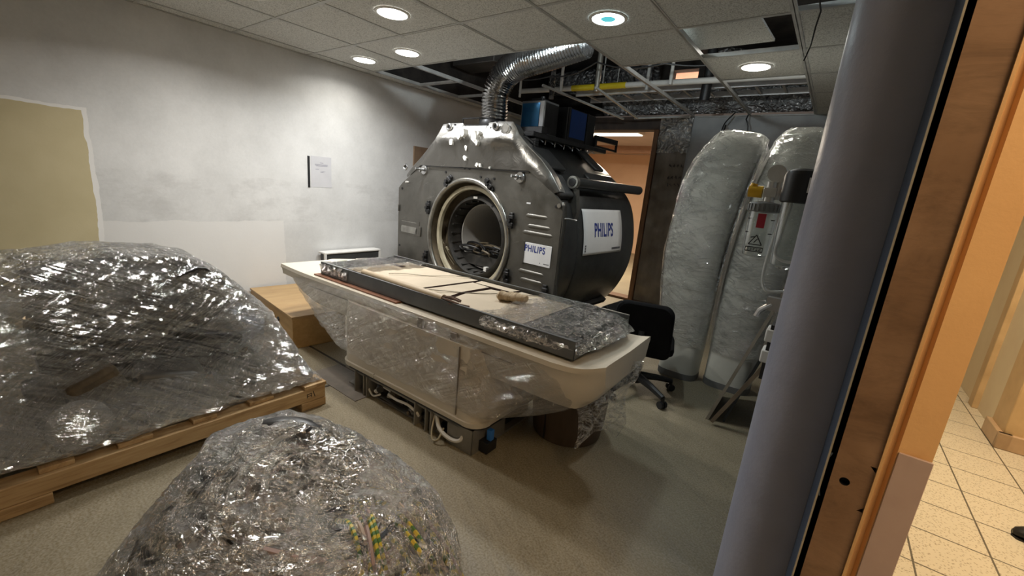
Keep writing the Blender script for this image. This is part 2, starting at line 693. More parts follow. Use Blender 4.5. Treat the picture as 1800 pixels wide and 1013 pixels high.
# plenum
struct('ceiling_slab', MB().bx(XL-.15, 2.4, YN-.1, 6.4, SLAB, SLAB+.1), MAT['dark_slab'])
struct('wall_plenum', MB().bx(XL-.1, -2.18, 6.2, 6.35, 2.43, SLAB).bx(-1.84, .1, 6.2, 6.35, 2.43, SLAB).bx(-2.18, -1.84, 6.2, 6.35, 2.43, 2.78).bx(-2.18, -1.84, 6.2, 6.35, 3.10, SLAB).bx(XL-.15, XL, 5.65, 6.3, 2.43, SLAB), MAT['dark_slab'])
struct('wall_loft', MB().bx(-4.2, .1, 8.6, 8.7, 2.43, SLAB).bx(-4.3, -4.2, 6.35, 8.7, 2.43, SLAB).bx(.0, .1, 6.35, 8.7, 2.43, SLAB).bx(-4.3, .1, 6.4, 8.7, SLAB, SLAB+.1), M('pale_pink_wall', (.62, .42, .34), (.55, .37, .3), .8))
add_area('loft_lamp', (-2.0, 7.4, 3.1), 1.2, 90, (1, .88, .76), .3)
# right-hand wall and the doorway the picture is taken from
m = MB()
m.bx(XR, .22, 1.27, 5.66, 0, SLAB)
m.bx(XR, .22, YN, -.4, 0, SLAB)
m.bx(XR, .22, -.4, 1.27, 2.25, SLAB)
struct('wall_right', m, MAT['grey_wall'])
# rounded blue pillar at the end of the wall
poly = [(.04-.108*math.cos(a*PI/2/14), 1.27-.12*math.sin(a*PI/2/14)) for a in range(15)] + [(.093, 1.15), (.093, 1.30), (-.068, 1.30)]
m = MB()
n = len(poly)
m.loft([[Vector((x, y, z)) for x, y in poly] for z in (0, 2.3)])
struct('pillar', m, MAT['blue'])
m = MB()
m.bx(.0875, .1, 1.0, 1.152, 0, 2.25)
struct('trim_4', m, MAT['blue_dark'])
m = MB()
m.bx(.0865, .0895, .996, 1.004, 0, 2.25)
struct('trim_5', m, MAT['zinc'])
# brass strip with its latch hole
hx, hz, hr = .1225, .873, .0085
m = MB()
N = 24
x0, x1 = .089, .1615
outer = []
for k in range(N):
    a = 2*PI*k/N
    dx, dz = math.cos(a), math.sin(a)
    s_ = min((x1-hx)/dx if dx > 1e-6 else 9, (x0-hx)/dx if dx < -1e-6 else 9, .05/abs(dz) if abs(dz) > 1e-6 else 9)
    outer.append((hx+dx*s_, hz+dz*s_))
vs = [Vector((hx+hr*math.cos(2*PI*k/N), 1.0, hz+hr*math.sin(2*PI*k/N))) for k in range(N)]
vo = [Vector((p[0], 1.0, p[1])) for p in outer]
vi = [v+Vector((0, .02, 0)) for v in vs]
m.add(vs+vo, [(k, (k+1) % N, N+(k+1) % N, N+k) for k in range(N)])
m.add(vs+vi, [(k, (k+1) % N, N+(k+1) % N, N+k) for k in range(N)], 1)
m.add(vi, [list(range(N))], 1)
m.bx(x0, x1, 1.0, 1.05, 0, hz-.05)
m.bx(x0, x1, 1.0, 1.05, hz+.05, 2.25)
struct('trim_6', m, [MAT['brass'], MAT['black']])
# orange jamb with a shallow rebate
m = MB()
m.loft([[Vector((x, y, z)) for x, y in [(.1615, .994), (.166, .994), (.170, 1.008), (.176, 1.010), (.180, .998), (.2295, 1.012), (.2295, 1.27), (.1615, 1.27)]] for z in (0, 2.25)], smooth=False)
struct('door_2', m, MAT['orange'])
t = tag(build('kick_plate', MB().box((.205, .9975, .485), (.047, .006, .97), Euler((0, 0, .0))), MAT['pink'], bevel=.001),
        'pale pink kick plate fixed low on the orange door jamb', 'kick plate')
# corridor beyond the jamb
m = MB()
m.bx(1.2, 2.4, 4.22, 6.0, 0, 2.6)
m.bx(1.34, 2.4, YN, 3.97, 0, 2.6)
m.bx(.22, 1.3, 5.9, 6.05, 0, 2.6)
struct('wall_corridor', m, MAT['cream_wall'])
m = MB()
m.bx(1.155, 2.4, 3.97, 4.22, 0, 2.6)
m.bx(1.165, 1.21, 4.72, 4.83, 0, 2.2)
m.bx(1.185, 1.21, 4.83, 4.9, 0, 2.2)
struct('trim_7', m, MAT['cream_trim'], bevel=.006)
m = MB()
m.bx(1.13, 1.2, 3.945, 4.245, 0, .11)
m.bx(1.13, 1.5, 3.945, 3.98, 0, .11)
struct('baseboard_corridor', m, M('stone_baseboard', (.52, .36, .22), (.44, .3, .18), .4), bevel=.006)
struct('ceiling_corridor', MB().bx(.22, 2.4, YN, 6.0, 2.6, 2.65), MAT['cream_wall'])
# skirting along the left wall
struct('baseboard_left', MB().bx(XL, XL+.012, YN, 5.5, 0, .07), M('brown_skirting', (.22, .17, .12), (.17, .13, .09), .6))
# cover strips and a duct lid in the floor behind the couch
m = MB()
m.bx(-3.9, -2.35, 1.585, 1.60, 0, .003)
m.bx(-2.42, -2.405, 1.0, 1.585, 0, .003)
struct('trim_8', m, M('dark_floor_joint', (.05, .04, .03), (.03, .025, .02), .6))
struct('trim_9', MB().bx(-2.66, -2.12, 1.36, 1.58, .0, .004), M('grey_floor_plate', (.21, .18, .15), (.15, .13, .11), .45))

# ------------------------------------------------------------------ suspended ceiling
GX, GY = -4.5912, .9564
rx = lambda i: GX+.6*i
ty = lambda j: GY+.6*j
missing = {(7, 2), (6, 3)}
for i in (1, 2, 3, 4):
    for j in range(3, 8):
        missing.add((i, j))
for j in range(4, 8):
    missing.add((5, j))
for j in range(5, 8):
    missing.add((6, j))
m = MB()
for i in range(0, 8):
    for j in range(-4, 8):
        if (i, j) in missing:
            continue
        xa, xb = max(rx(i), XL), min(rx(i+1), XR)
        ya, yb = max(ty(j), YN), min(ty(j+1), YF)
        if xb-xa < .03 or yb-ya < .03:
            continue
        dz = -.006 if (i, j) == (3, 2) else 0
        m.bx(xa+.006, xb-.006, ya+.006, yb-.006, CEIL+.004+dz, CEIL+.018+dz)
struct('ceiling', m, MAT['ceil'])
m = MB()
for i in range(1, 8):
    x = rx(i)
    w = .034 if i == 7 else .024
    yend = YF
    if i in (3, 4):
        yend = ty(3)
    m.bx(x-w/2, x+w/2, YN, yend, CEIL, CEIL+.003)
    m.bx(x-.002, x+.002, YN, yend, CEIL, CEIL+.035)
for j in range(-4, 8):
    y = ty(j)
    for i in range(0, 8):
        if (i, j) in missing and (i, j-1) in missing and not (i == 1 and j in (4, 5)):
            continue
        xa, xb = max(rx(i), XL), min(rx(i+1), XR)
        if xb-xa < .03:
            continue
        m.bx(xa, xb, y-.012, y+.012, CEIL+.0005, CEIL+.0035)
        m.bx(xa, xb, y-.002, y+.002, CEIL, CEIL+.03)
# wall angles
m.bx(XL, XL+.02, YN, YF, CEIL-.002, CEIL+.002)
m.bx(-1.55, XR, YF-.022, YF, CEIL-.004, CEIL+.002)
struct('trim_10', m, MAT['tee'])
# loose tees hanging in the opened part
m = MB()
m.beam((rx(3)+.05, 3.95, 2.44), (rx(3)+.42, 5.25, 2.32), .024, .02)
tag(build('ceiling_tee', m, MAT['tee']), 'loose metal ceiling tee hanging nearest the duct in the opened ceiling', 'ceiling tee')
m = MB()
m.beam((rx(4)-.03, 4.15, 2.43), (rx(4)-.02, 5.32, 2.335), .024, .02)
tag(build('ceiling_tee', m, MAT['tee']), 'loose ceiling tee sloping down to the brown door header, below the yellow pipe', 'ceiling tee')
m = MB()
m.beam((rx(4)-.06, 5.3, 2.335), (rx(5)-.02, 5.42, 2.36), .024, .02)
tag(build('ceiling_tee', m, MAT['tee']), 'short loose ceiling tee lying level above the doorway beside the foil', 'ceiling tee')
# pushed aside tile
m = MB()
m.box((rx(6)+.125, ty(3)+.31, CEIL+.075), (.585, .56, .014), Euler((math.radians(-2), math.radians(1), math.radians(-5))))
tag(build('ceiling_tile', m, MAT['ceil']), 'loose speckled ceiling tile pushed aside, dark gap open beside it', 'ceiling tile')

# downlights
VOID_FILL = [1, 42, 3, 1, 7, 0.5]  # watts of the added fill light above each downlight
LBL = ['bright round downlight between the teal-centred one and the small pair by the wall',
       'round downlight with a teal centre, right of the flexible duct',
       'right one of the small pair of downlights near the left wall',
       'left one of the small pair of downlights, closest to the left wall',
       'warm downlight above the wrapped white covers at the far right',
       'downlight cut off by the top edge of the photo']
for k, (lx, ly, pw, lc) in enumerate(LAMPS):
    i = math.floor((lx-GX)/.6)
    j = math.floor((ly-GY)/.6)
    cx, cy = rx(i)+.3, ty(j)+.3
    t = thing('downlight', LBL[k], 'ceiling light', (cx, cy, CEIL))
    m = MB()
    m.lathe((0, 0, 0), [(.092, -.002), (.094, -.005), (.108, -.004), (.112, .002)], 32, caps=False)
    build('trim_ring', m, MAT['white_plastic'], t, world=False)
    m = MB()
    m.lathe((0, 0, 0), [(.0001 if k != 1 else .042, -.003), (.093, -.003)], 32, caps=False)
    build('lens', m, MAT['cool_lens'] if k == 1 else MAT['white_lens'], t, world=False)
    if k == 1:
        m = MB()
        m.lathe((0, 0, 0), [(.0001, -.003), (.042, -.003)], 32, caps=False)
        build('lens_centre', m, MAT['teal_lens'], t, world=False)
    add_area('lamp', (0, 0, -.012), .17, ROOM_W*pw, lc, parent=t, disk=True, spread=math.radians(150))
    # back can, then an added fill light above it to brighten the void
    m = MB()
    m.lathe((0, 0, 0), [(.075, .02), (.078, .05), (.06, .08)], 24, caps=False)
    build('can', m, MAT['zinc'], t, world=False)
    pl = bpy.data.lights.new('void_fill', 'POINT')
    pl.energy = VOID_FILL[k]
    pl.color = lc
    pl.shadow_soft_size = .04
    po = bpy.data.objects.new('void_fill', pl)
    COL.objects.link(po)
    po.location = (0, 0, .14)
    po.parent = t

# fluorescent luminaire of the back room
t = thing('fluorescent_light', 'bright fluorescent ceiling light glimpsed through the far doorway', 'ceiling light', (-3.28, 6.8, 2.4))
build('housing', MB().bx(-3.83, -2.72, 6.68, 6.92, 2.36, 2.4), MAT['white_plastic'], t)
build('diffuser', MB().bx(-3.80, -2.75, 6.7, 6.9, 2.348, 2.36), MAT['tube_lens'], t)
add_area('lamp', (0, 0, -.06), 1.0, 150, (1, .86, .68), .2, parent=t)

# ------------------------------------------------------------------ services above the ceiling
m = MB()
m.cyl((-3.7, 4.82, 2.62), (-2.9, 4.82, 2.61), .03, n=12)
m.cyl((-2.9, 4.82, 2.61), (-2.2, 4.82, 2.605), .034, n=12, mi=1)
m.cyl((-2.2, 4.82, 2.605), (-.1, 4.82, 2.58), .03, n=12)
tag(build('service_pipe', m, [MAT['white_plastic'], M('yellow_sleeve', (.75, .58, .02), (.68, .52, .02), .4)]),
    'white service pipe with a bright yellow sleeve above the opened ceiling', 'pipe')
t = thing('cable_tray', 'pale metal cable ladder running above the far doorway', 'cable tray', (-1.8, 5.2, 2.58))
for yy in (5.02, 5.42):
    build('side_rail', MB().bx(-2.95, -.15, yy-.012, yy+.012, 2.56, 2.62), M('tray_rail', (.68, .69, .7), (.55, .56, .57), .35, .4), t)
for k in range(12):
    x = -2.8+k*.235
    build('rung', MB().bx(x-.012, x+.012, 5.02, 5.42, 2.565, 2.585), MAT['tee'], t)
for x_, y_ in ((-2.6, 5.02), (-2.6, 5.42), (-.5, 5.02), (-.5, 5.42)):
    build('hanger', MB().cyl((x_, y_, 2.6), (x_, y_, SLAB), .008, n=8), MAT['tee'], t)
rnd = random.Random(3)
HL = ['thin white rod between the duct bend and the yellow sleeve', 'dull silver drop pipe above the blue-sided cabinet, left of the yellow sleeve', 'grey vertical pipe crossing behind the middle of the yellow sleeve', 'thin white rod right beside the flexible duct, above the blue-fronted box',
      'first pale hanger rod to the right of the yellow sleeve', 'second pale hanger rod to the right of the yellow sleeve', 'dark grey drop pipe beside the lit pink opening in the ceiling void']
for k, (x, y, z0, r, mt) in enumerate([(-2.86, 4.5, 2.5, .018, 'white_plastic'), (-3.05, 4.6, 2.45, .03, 'foil_dull'), (-2.45, 4.6, 2.5, .03, 'zinc'), (-3.3, 4.3, 2.42, .014, 'white_plastic'),
                                       (-1.93, 4.75, 2.52, .018, 'tee'), (-1.68, 4.75, 2.56, .018, 'white_plastic'), (-1.35, 4.9, 2.42, .05, 'dark_metal')]):
    m = MB()
    m.cyl((x, y, z0), (x, y, SLAB-.002), r, n=10)
    tag(build('hanger_rod' if r < .02 else 'drop_pipe', m, MAT[mt]), HL[k], 'hanger' if r < .02 else 'pipe')


def crumpled_duct(p0, p1, r, amp, seed, sq=1.0):
    p0, p1 = Vector(p0), Vector(p1)
    d = (p1-p0)
    a = d.normalized().orthogonal()
    b = d.normalized().cross(a)
    m = MB()
    nr = max(10, int(d.length/.05))

    def fn(u, v):
        th = 2*PI*u
        c = p0+d*v
        rr = r*(1+amp*(noise.noise(Vector((math.cos(th)*2+seed, math.sin(th)*2, v*d.length*6))) + .5*noise.noise(Vector((math.cos(th)*5+seed, math.sin(th)*5, v*d.length*16)))))
        return c+a*math.cos(th)*rr+b*math.sin(th)*rr*sq
    m.grid(40, nr, fn)
    return m


tag(build('foil_duct', crumpled_duct((-2.9, 5.82, 2.60), (-.15, 5.82, 2.60), .10, .18, 1), MAT['foil']), 'long crumpled silver foil duct behind the cable ladder', 'duct')
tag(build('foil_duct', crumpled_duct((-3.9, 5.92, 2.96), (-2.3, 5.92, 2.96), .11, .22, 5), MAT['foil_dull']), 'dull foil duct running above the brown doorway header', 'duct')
tag(build('foil_duct', crumpled_duct((-1.42, 5.98, 2.72), (-1.42, 5.98, SLAB-.01), .11, .2, 9), MAT['foil']), 'upright silver foil duct rising above the taped foil panel', 'duct')
tag(build('drain_pipe', MB().cyl((-4.0, 3.6, 2.98), (-.1, 3.7, 2.98), .06, n=14), M('rust_red_pipe', (.16, .045, .03), (.1, .03, .022), .7)), 'dark red pipe high above the duct end', 'pipe')
tag(build('vent_duct', MB().bx(-4.05, -3.4, 3.9, 4.25, 2.72, SLAB-.002), M('dark_duct_tin', (.14, .13, .125), (.08, .075, .07), .55, .5, scale=3), bevel=.01), 'dark rectangular duct in the ceiling void near the left wall', 'duct')
tag(build('vent_duct', MB().bx(-1.3, -.95, 4.1, 4.4, 2.8, SLAB-.002), M('dark_duct_tin_b', (.1, .09, .085), (.06, .05, .05), .55, .5, scale=3), bevel=.01), 'dark rectangular duct in the ceiling void above the loose pushed-aside tile', 'duct')
for k, (pts, lb) in enumerate([
        ([(-3.5, 4.2, 2.66), (-2.9, 4.3, 2.62), (-2.3, 4.25, 2.7), (-1.6, 4.3, 2.64), (-.9, 4.5, 2.7), (-.2, 4.55, 2.66)], 'thin dark cable sagging through the ceiling void'),
        ([(-2.9, 5.1, 2.66), (-2.3, 5.2, 2.63), (-1.5, 5.25, 2.66), (-.8, 5.15, 2.63), (-.2, 5.2, 2.66)], 'grey cable lying along the cable ladder')]):
    P = []
    for a in range(len(pts)-1):
        for s in range(8):
            f = s/8
            P.append(Vector(pts[a]).lerp(Vector(pts[a+1]), f)+Vector((0, 0, -.05*math.sin(PI*f))))
    P.append(Vector(pts[-1]))
    tag(build('cable', MB().tube(P, .008, 6), MAT['black'] if k == 0 else MAT['zinc']), lb, 'cable')
# hanging loop with plug
t = thing('hanging_cable', 'looped black cable with plug dangling below the ceiling edge', 'cable', (-1.12, 5.38, 2.4))
P = [(-1.14, 5.44, 2.40)]+[(-1.1+.13*math.sin(a)*1.0, 5.38, 2.2+.16*math.cos(a)) for a in [x*PI/12 for x in range(-3, -22, -1)]]+[(-1.0, 5.44, 2.39)]
build('cord', MB().tube(P, .007, 6), MAT['black'], t)
build('plug', MB().cyl((-1.225, 5.38, 2.16), (-1.21, 5.38, 2.26), .022, .018, 10), MAT['black'], t)
P = [(-.32, 2.62, 2.55), (-.30, 2.68, 2.42), (-.28, 2.75, 2.36), (-.29, 2.78, 2.3), (-.295, 2.8, 2.22), (-.31, 2.8, 2.15)]
tag(build('loose_wire', MB().tube(P, .004, 6), MAT['black']), 'thin loose wire hanging from the open ceiling gap at top right', 'wire')

# ------------------------------------------------------------------ the scanner magnet
def magnet_paint():
    t = NT('scuffed_grey_metal')
    v = t.vec((1, 1, 1))
    n = t.noise(5, 6, .65, v)
    c = t.ramp(n, [(.3, (.115, .11, .098)), (.7, (.17, .163, .148))])
    sc = t.ramp(t.noise(3, 6, .75, t.vec((2, 2, 9), (0, .4, 0)), .6), [(.6, 0), (.72, 1)])
    c = t.mix(t.math('MULTIPLY', sc, .35), c, (.34, .33, .31))
    return t.done(t.bsdf(c, t.ramp(n, [(.3, .32), (.7, .48)]), .75, t.bump(t.noise(30, 3), .06, .004)))


def barrel_paint():
    t = NT('dark_gloss_barrel')
    n = t.noise(4, 6, .7)
    c = t.ramp(n, [(.3, (.030, .031, .032)), (.7, (.062, .063, .063))])
    sc = t.ramp(t.noise(3.2, 6, .75, t.vec((1.5, 3, 3), loc=(2, 0, 0)), 1.0), [(.62, 0), (.74, 1)])
    c = t.mix(t.math('MULTIPLY', sc, .4), c, (.26, .27, .28))
    return t.done(t.bsdf(c, .3, .45, t.bump(t.noise(3, 3), .12, .02)))


def shroud_metal():
    t = NT('dented_aluminium')
    n = t.noise(5, 5, .6, None, .5)
    sx = t.n('ShaderNodeSeparateXYZ')
    t.l(t.co.outputs['Object'], sx.inputs[0])
    top_glare = t.ramp(t.math('ADD', t.math('MULTIPLY', t.math('SUBTRACT', sx.outputs['Z'], 1.75), 4.5), n), [(.35, 0), (.8, 1)])  # reflected ceiling light put into the colour, paler towards the top
    c = t.mix(top_glare, (.16, .153, .14), (.66, .65, .62))
    return t.done(t.bsdf(c, t.ramp(n, [(.3, .26), (.7, .4)]), .85, t.bump(t.noise(7, 4, .6, None, .8), .22, .03)))


MAT['mag'] = magnet_paint()
MAT['barrel'] = barrel_paint()
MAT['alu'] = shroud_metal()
MAT['bore_ring'] = M('bore_ring_steel', (.42, .41, .38), (.26, .25, .23), .3, .9, scale=8)
MAT['cream_ring'] = M('cream_resin', (.50, .45, .33), (.36, .32, .22), .5, scale=9)
MAT['bore_dark'] = M('bore_dark', (.05, .045, .04), (.02, .02, .018), .6, scale=12)
MAT['bore_brown'] = M('bore_brown', (.16, .125, .08), (.09, .07, .045), .6, scale=12)
MAT['liner'] = M('bore_liner', (.52, .51, .49), (.45, .44, .42), .5, scale=3)
MAT['label'] = M('white_sticker', (.70, .70, .71), (.66, .66, .67), .45, scale=6)
MAT['ink'] = M('blue_ink', (.02, .04, .22), (.02, .035, .2), .5)
MAT['ink_grey'] = M('grey_ink', (.1, .1, .12), (.09, .09, .1), .6)

MRZ = math.radians(-2.8)
mag = thing('mri_magnet', 'huge dark grey octagonal scanner magnet with round bore and white stickers', 'scanner', (-2.6, 2.835, 0), MRZ)
BX, BZ = -.06, .885
SYM = -.07


def text_mesh(name, txt, size, mat, parent, M4, extr=.001, bold=.012):
    cu = bpy.data.curves.new('lettering_curve', 'FONT')
    cu.body = txt
    cu.size = size
    cu.extrude = extr
    cu.offset = bold*size
    cu.space_character = 1.1
    cu.align_x = 'CENTER'
    cu.align_y = 'CENTER'
    tmp = bpy.data.objects.new('lettering_tmp', cu)
    COL.objects.link(tmp)
    bpy.context.view_layer.update()
    me = bpy.data.meshes.new_from_object(tmp.evaluated_get(bpy.context.evaluated_depsgraph_get()))
    bpy.data.objects.remove(tmp)
    me.transform(M4)
    me.materials.clear()
    me.materials.append(mat)
    o = bpy.data.objects.new(name, me)
    COL.objects.link(o)
    o.parent = parent
    XF[o.name] = XF.get(parent.name, Matrix.Identity(4))
    return o


# front plate: outline in local x,z with the round opening cut out
OUT = [(-1.10, .30), (-1.11, 1.262), (-1.05, 1.315), (-.75, 1.50), (.615, 1.51), (.87, 1.35), (.925, 1.30), (.96, 1.225), (.962, .50), (.93, .30), (.60, .10), (-.75, .10)]


def ray_poly(poly, cx, cz, dx, dz):
    best = None
    n = len(poly)
    for i in range(n):
        (ax, az), (bx, bz) = poly[i], poly[(i+1) % n]
        ex, ez = bx-ax, bz-az
        den = dx*ez-dz*ex
        if abs(den) < 1e-9:
            continue
        t = ((ax-cx)*ez-(az-cz)*ex)/den
        u = ((ax-cx)*dz-(az-cz)*dx)/den
        if t > 0 and -1e-6 <= u <= 1+1e-6:
            best = t if best is None else min(best, t)
    return best


angs = sorted([2*PI*k/72 for k in range(72)]+[math.atan2(z-BZ, x-BX) % (2*PI) for x, z in OUT])
RB = .515
inn, out = [], []
for a in angs:
    dx, dz = math.cos(a), math.sin(a)
    t = ray_poly(OUT, BX, BZ, dx, dz)
    inn.append((BX+RB*dx, BZ+RB*dz))
    out.append((BX+t*dx, BZ+t*dz))
n = len(angs)
m = MB()
for y in (0, .03):
    m.add([Vector((p[0], y, p[1])) for p in inn+out], [(k, (k+1) % n, n+(k+1) % n, n+k) for k in range(n)])
m.add([Vector((p[0], y, p[1])) for y in (0, .03) for p in out], [(k, (k+1) % n, n+(k+1) % n, n+k) for k in range(n)])
m.add([Vector((p[0], y, p[1])) for y in (0, .03) for p in inn], [(k, (k+1) % n, n+(k+1) % n, n+k) for k in range(n)])
build('front_plate', m, MAT['mag'], mag, world=False)

# silver dented shroud above the seam
inner_l = [(-.96, 1.375), (-.75, 1.50), (-.45, 1.503), (-.11, 1.507), (.25, 1.508), (.615, 1.51), (.70, 1.46), (.862, 1.355)]
outer_l = [(-1.02, 1.405), (-.80, 1.585), (-.60, 1.735), (-.55, 1.775), (-.495, 1.885), (-.36, 1.893), (-.215, 1.888), (-.195, 1.862), (-.05, 1.862), (.085, 1.862), (.11, 1.884), (.25, 1.892), (.375, 1.886), (.42, 1.84), (.452, 1.79), (.55, 1.70), (.70, 1.60), (.80, 1.51), (.905, 1.375)]


def along(pl, u):
    L = [0]
    for a, b in zip(pl, pl[1:]):
        L.append(L[-1]+math.hypot(b[0]-a[0], b[1]-a[1]))
    t = u*L[-1]
    for k in range(len(pl)-1):
        if t <= L[k+1] or k == len(pl)-2:
            f = (t-L[k])/(L[k+1]-L[k])
            return (pl[k][0]+(pl[k+1][0]-pl[k][0])*f, pl[k][1]+(pl[k+1][1]-pl[k][1])*f)


def shroud_pt(u, v):
    # v: 0 inner seam .. 1 outer rim; beyond the rim the sheet rolls backwards
    xo, zo = None, None
    p1 = along(outer_l, u)
    # match by x so the columns stay upright over the middle part
    p0 = along(inner_l, min(max((p1[0]+1.02)/1.925, 0), 1)*1.0)
    d = max(math.hypot(p1[0]-p0[0], p1[1]-p0[1]), .01)
    if v <= .8:
        f = v/.8
        x = p0[0]+(p1[0]-p0[0])*f
        z = p0[1]+(p1[1]-p0[1])*f
        rim = max(0, 1-(1-f)*d/.13)
        y = -.014+.045*rim*rim
        y += .022*noise.noise(Vector((x*3.2, z*3.2, 1.7)))*min(1, f*2)
        for lx in (-.36, .25):      # a bulge under each lifting lug, a hollow between
            g = math.exp(-((x-lx)/.17)**2-((z-1.74)/.055)**2)
            y -= .035*g
        return Vector((x, y, z))
    f = (v-.8)/.2
    cx, cz = SYM, 1.0
    x = p1[0]+(cx-p1[0])*.02*f
    z = p1[1]+(cz-p1[1])*.02*f
    return Vector((x, .031+.10*f, z))


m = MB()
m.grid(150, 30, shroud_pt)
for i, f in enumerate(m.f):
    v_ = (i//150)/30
    m.m[i] = 1 if v_ > .74 else 0  # rim faces take a paler metal: the light they catch is painted in
build('upper_shroud', m, [MAT['alu'], M('lit_rim_aluminium', (.66, .65, .62), (.5, .49, .47), .3, .9, scale=6, bump=.15, bscale=9)], mag, world=False)
# eyelets and embossed plates on the lugs
m = MB()
for ex_, ez_ in ((.225, 1.847), (-.345, 1.85), (-.98, 1.475)):
    ring = []
    m.tube([(ex_+.026*math.cos(a*PI/8), -.02, ez_+.026*math.sin(a*PI/8)) for a in range(17)], .009, 8, caps=False)
    m.cyl((ex_, -.012, ez_), (ex_, -.016, ez_), .022, n=14, mi=1)
m.cyl((.13, -.02, 1.86), (.13, -.01, 1.86), .009, n=10, mi=1)
m.cyl((-.27, -.02, 1.868), (-.27, -.01, 1.868), .009, n=10, mi=1)
build('lifting_eye', m, [MAT['steel'], MAT['black']], mag, world=False)
m = MB()
m.prism([(.30, 1.80), (.345, 1.775), (.385, 1.80), (.385, 1.845), (.34, 1.868), (.30, 1.845)], -.026, -.012, lambda a, b, c: Vector((a, c, b)))
m.prism([(.315, 1.805), (.345, 1.79), (.372, 1.808), (.372, 1.838), (.34, 1.853), (.315, 1.838)], -.030, -.026, lambda a, b, c: Vector((a, c, b)))
build('embossed_pad', m, MAT['alu'], mag, world=False, bevel=.003)
# flakes of torn white foam stuck to the shroud
m = MB()
rnd = random.Random(11)
for fx, fz, fs in ((.02, 1.755, .05), (.05, 1.72, .03), (-.17, 1.76, .035), (-.12, 1.79, .035), (-.27, 1.71, .03), (-.10, 1.67, .025), (-.11, 1.585, .028), (.045, 1.535, .025), (.085, 1.53, .02), (-.42, 1.69, .018), (.2, 1.515, .012), (.07, 1.79, .02), (-.95, 1.33, .012)):
    k = 9
    pl = []
    for a in range(k):
        r = fs*(.55+.6*rnd.random())
        pl.append((fx+r*.75*math.cos(2*PI*a/k), fz+r*math.sin(2*PI*a/k)))
    m.prism(pl, -.062 if fz > 1.7 else -.032, -.002, lambda a, b, c: Vector((a, c, b)))
build('foam_residue', m, M('white_foam', (.78, .77, .73), (.7, .69, .65), .8), mag, world=False)
# seam line and bolts
m = MB()
m.bx(-.75, .615, -.0165, -.002, 1.499, 1.503)
for bx_, bz_ in ((-.13, 1.50), (-.07, 1.50), (-.38, 1.455), (.08, 1.435), (.24, 1.43), (.245, 1.20), (-1.05, 1.26), (-1.07, .66), (.9, 1.26)):
    m.cyl((bx_, -.006, bz_), (bx_, .0, bz_), .011, n=10)
build('seam', m, MAT['black'], mag, world=False)
# barrel body behind the plate
prof = [(-1.0, 1.22), (-.93, 1.36), (-.72, 1.56), (-.47, 1.76), (-.3, 1.83), (.16, 1.83), (.33, 1.76), (.60, 1.58), (.80, 1.40), (.88, 1.26), (.93, 1.06), (.945, .88), (.93, .68), (.87, .50), (.76, .32), (.58, .17), (.3, .10), (-.44, .10), (-.72, .17), (-.90, .32), (-1.0, .50), (-1.06, .70), (-1.08, .88), (-1.06, 1.06)]


def smooth_loop(pl, it=1):
    for _ in range(it):
        q = []
        for a, b in zip(pl, pl[1:]+pl[:1]):
            q += [(.75*a[0]+.25*b[0], .75*a[1]+.25*b[1]), (.25*a[0]+.75*b[0], .25*a[1]+.75*b[1])]
        pl = q
    return pl


prof_s = smooth_loop(prof, 2)
rings = []
for y, s_ in ((.03, .985), (.06, 1.0), (.30, 1.005), (.32, .995), (.34, 1.005), (.8, 1.01), (1.2, 1.005), (1.40, .99), (1.50, .955), (1.56, .90), (1.60, .82)):
    rings.append([Vector((SYM+(x-SYM)*s_, y, .95+(z-.95)*s_)) for x, z in prof_s])
m = MB()
m.loft(rings, True, False)
build('barrel', m, MAT['barrel'], mag, world=False)
m = MB()
c_ = [Vector((SYM+(x-SYM)*.82, 1.60, .95+(z-.95)*.82)) for x, z in prof_s]
m.add(c_, [list(range(len(c_)))])
build('rear_plate', m, MAT['barrel'], mag, world=False)
# panels, bulges and rail on the barrel
m = MB()
m.tube([(.875, .24, 1.455), (.885, 1.46, 1.452)], .042, 16)
build('side_rail', m, MAT['barrel'], mag, world=False)
m = MB()
m.cyl((.875, .22, 1.455), (.875, .26, 1.455), .05, n=20)
m.cyl((.875, .215, 1.455), (.875, .221, 1.455), .032, n=18, mi=1)
m.prism([(.82, 1.45), (.90, 1.40), (.93, 1.22), (.90, 1.12), (.84, 1.25)], .25, .30, lambda a, b, c: Vector((a, c, b)))
build('rail_bracket', m, [MAT['bore_ring'], MAT['black']], mag, world=False)
m = MB()
a = math.atan2(-.55, .73)
for (px_, py_, pz_, lx_, ly_, ang) in ((.60, .22, 1.625, .26, .30, 38), (.52, 1.05, 1.69, .30, .16, 36), (.74, .95, 1.50, .16, .5, 42)):
    R = Euler((0, math.radians(ang), 0)).to_matrix()
    m.box((px_, py_, pz_), (lx_, ly_, .03), R)
build('cover_panel', m, M('barrel_panel', (.075, .078, .08), (.05, .052, .054), .32, .5, scale=5), mag, world=False, bevel=.012)
m = MB()
m.box((.80, .14, 1.41), (.22, .22, .07), Euler((0, math.radians(46), 0)).to_matrix())
build('corner_bulge', m, M('grey_bulge', (.12, .125, .13), (.09, .092, .095), .35, .6, scale=5), mag, world=False, bevel=.02)
# aluminium strip down the front edge of the barrel
m = MB()
m.grid(2, 24, lambda u, v: Vector((.965-.02*abs(v-.5)+.012*math.sin(v*9), -.004+.05*u+.03*v*(1-v), 1.30-.95*v)))
build('edge_strip', m, MAT['alu'], mag, world=False, solid=.006)
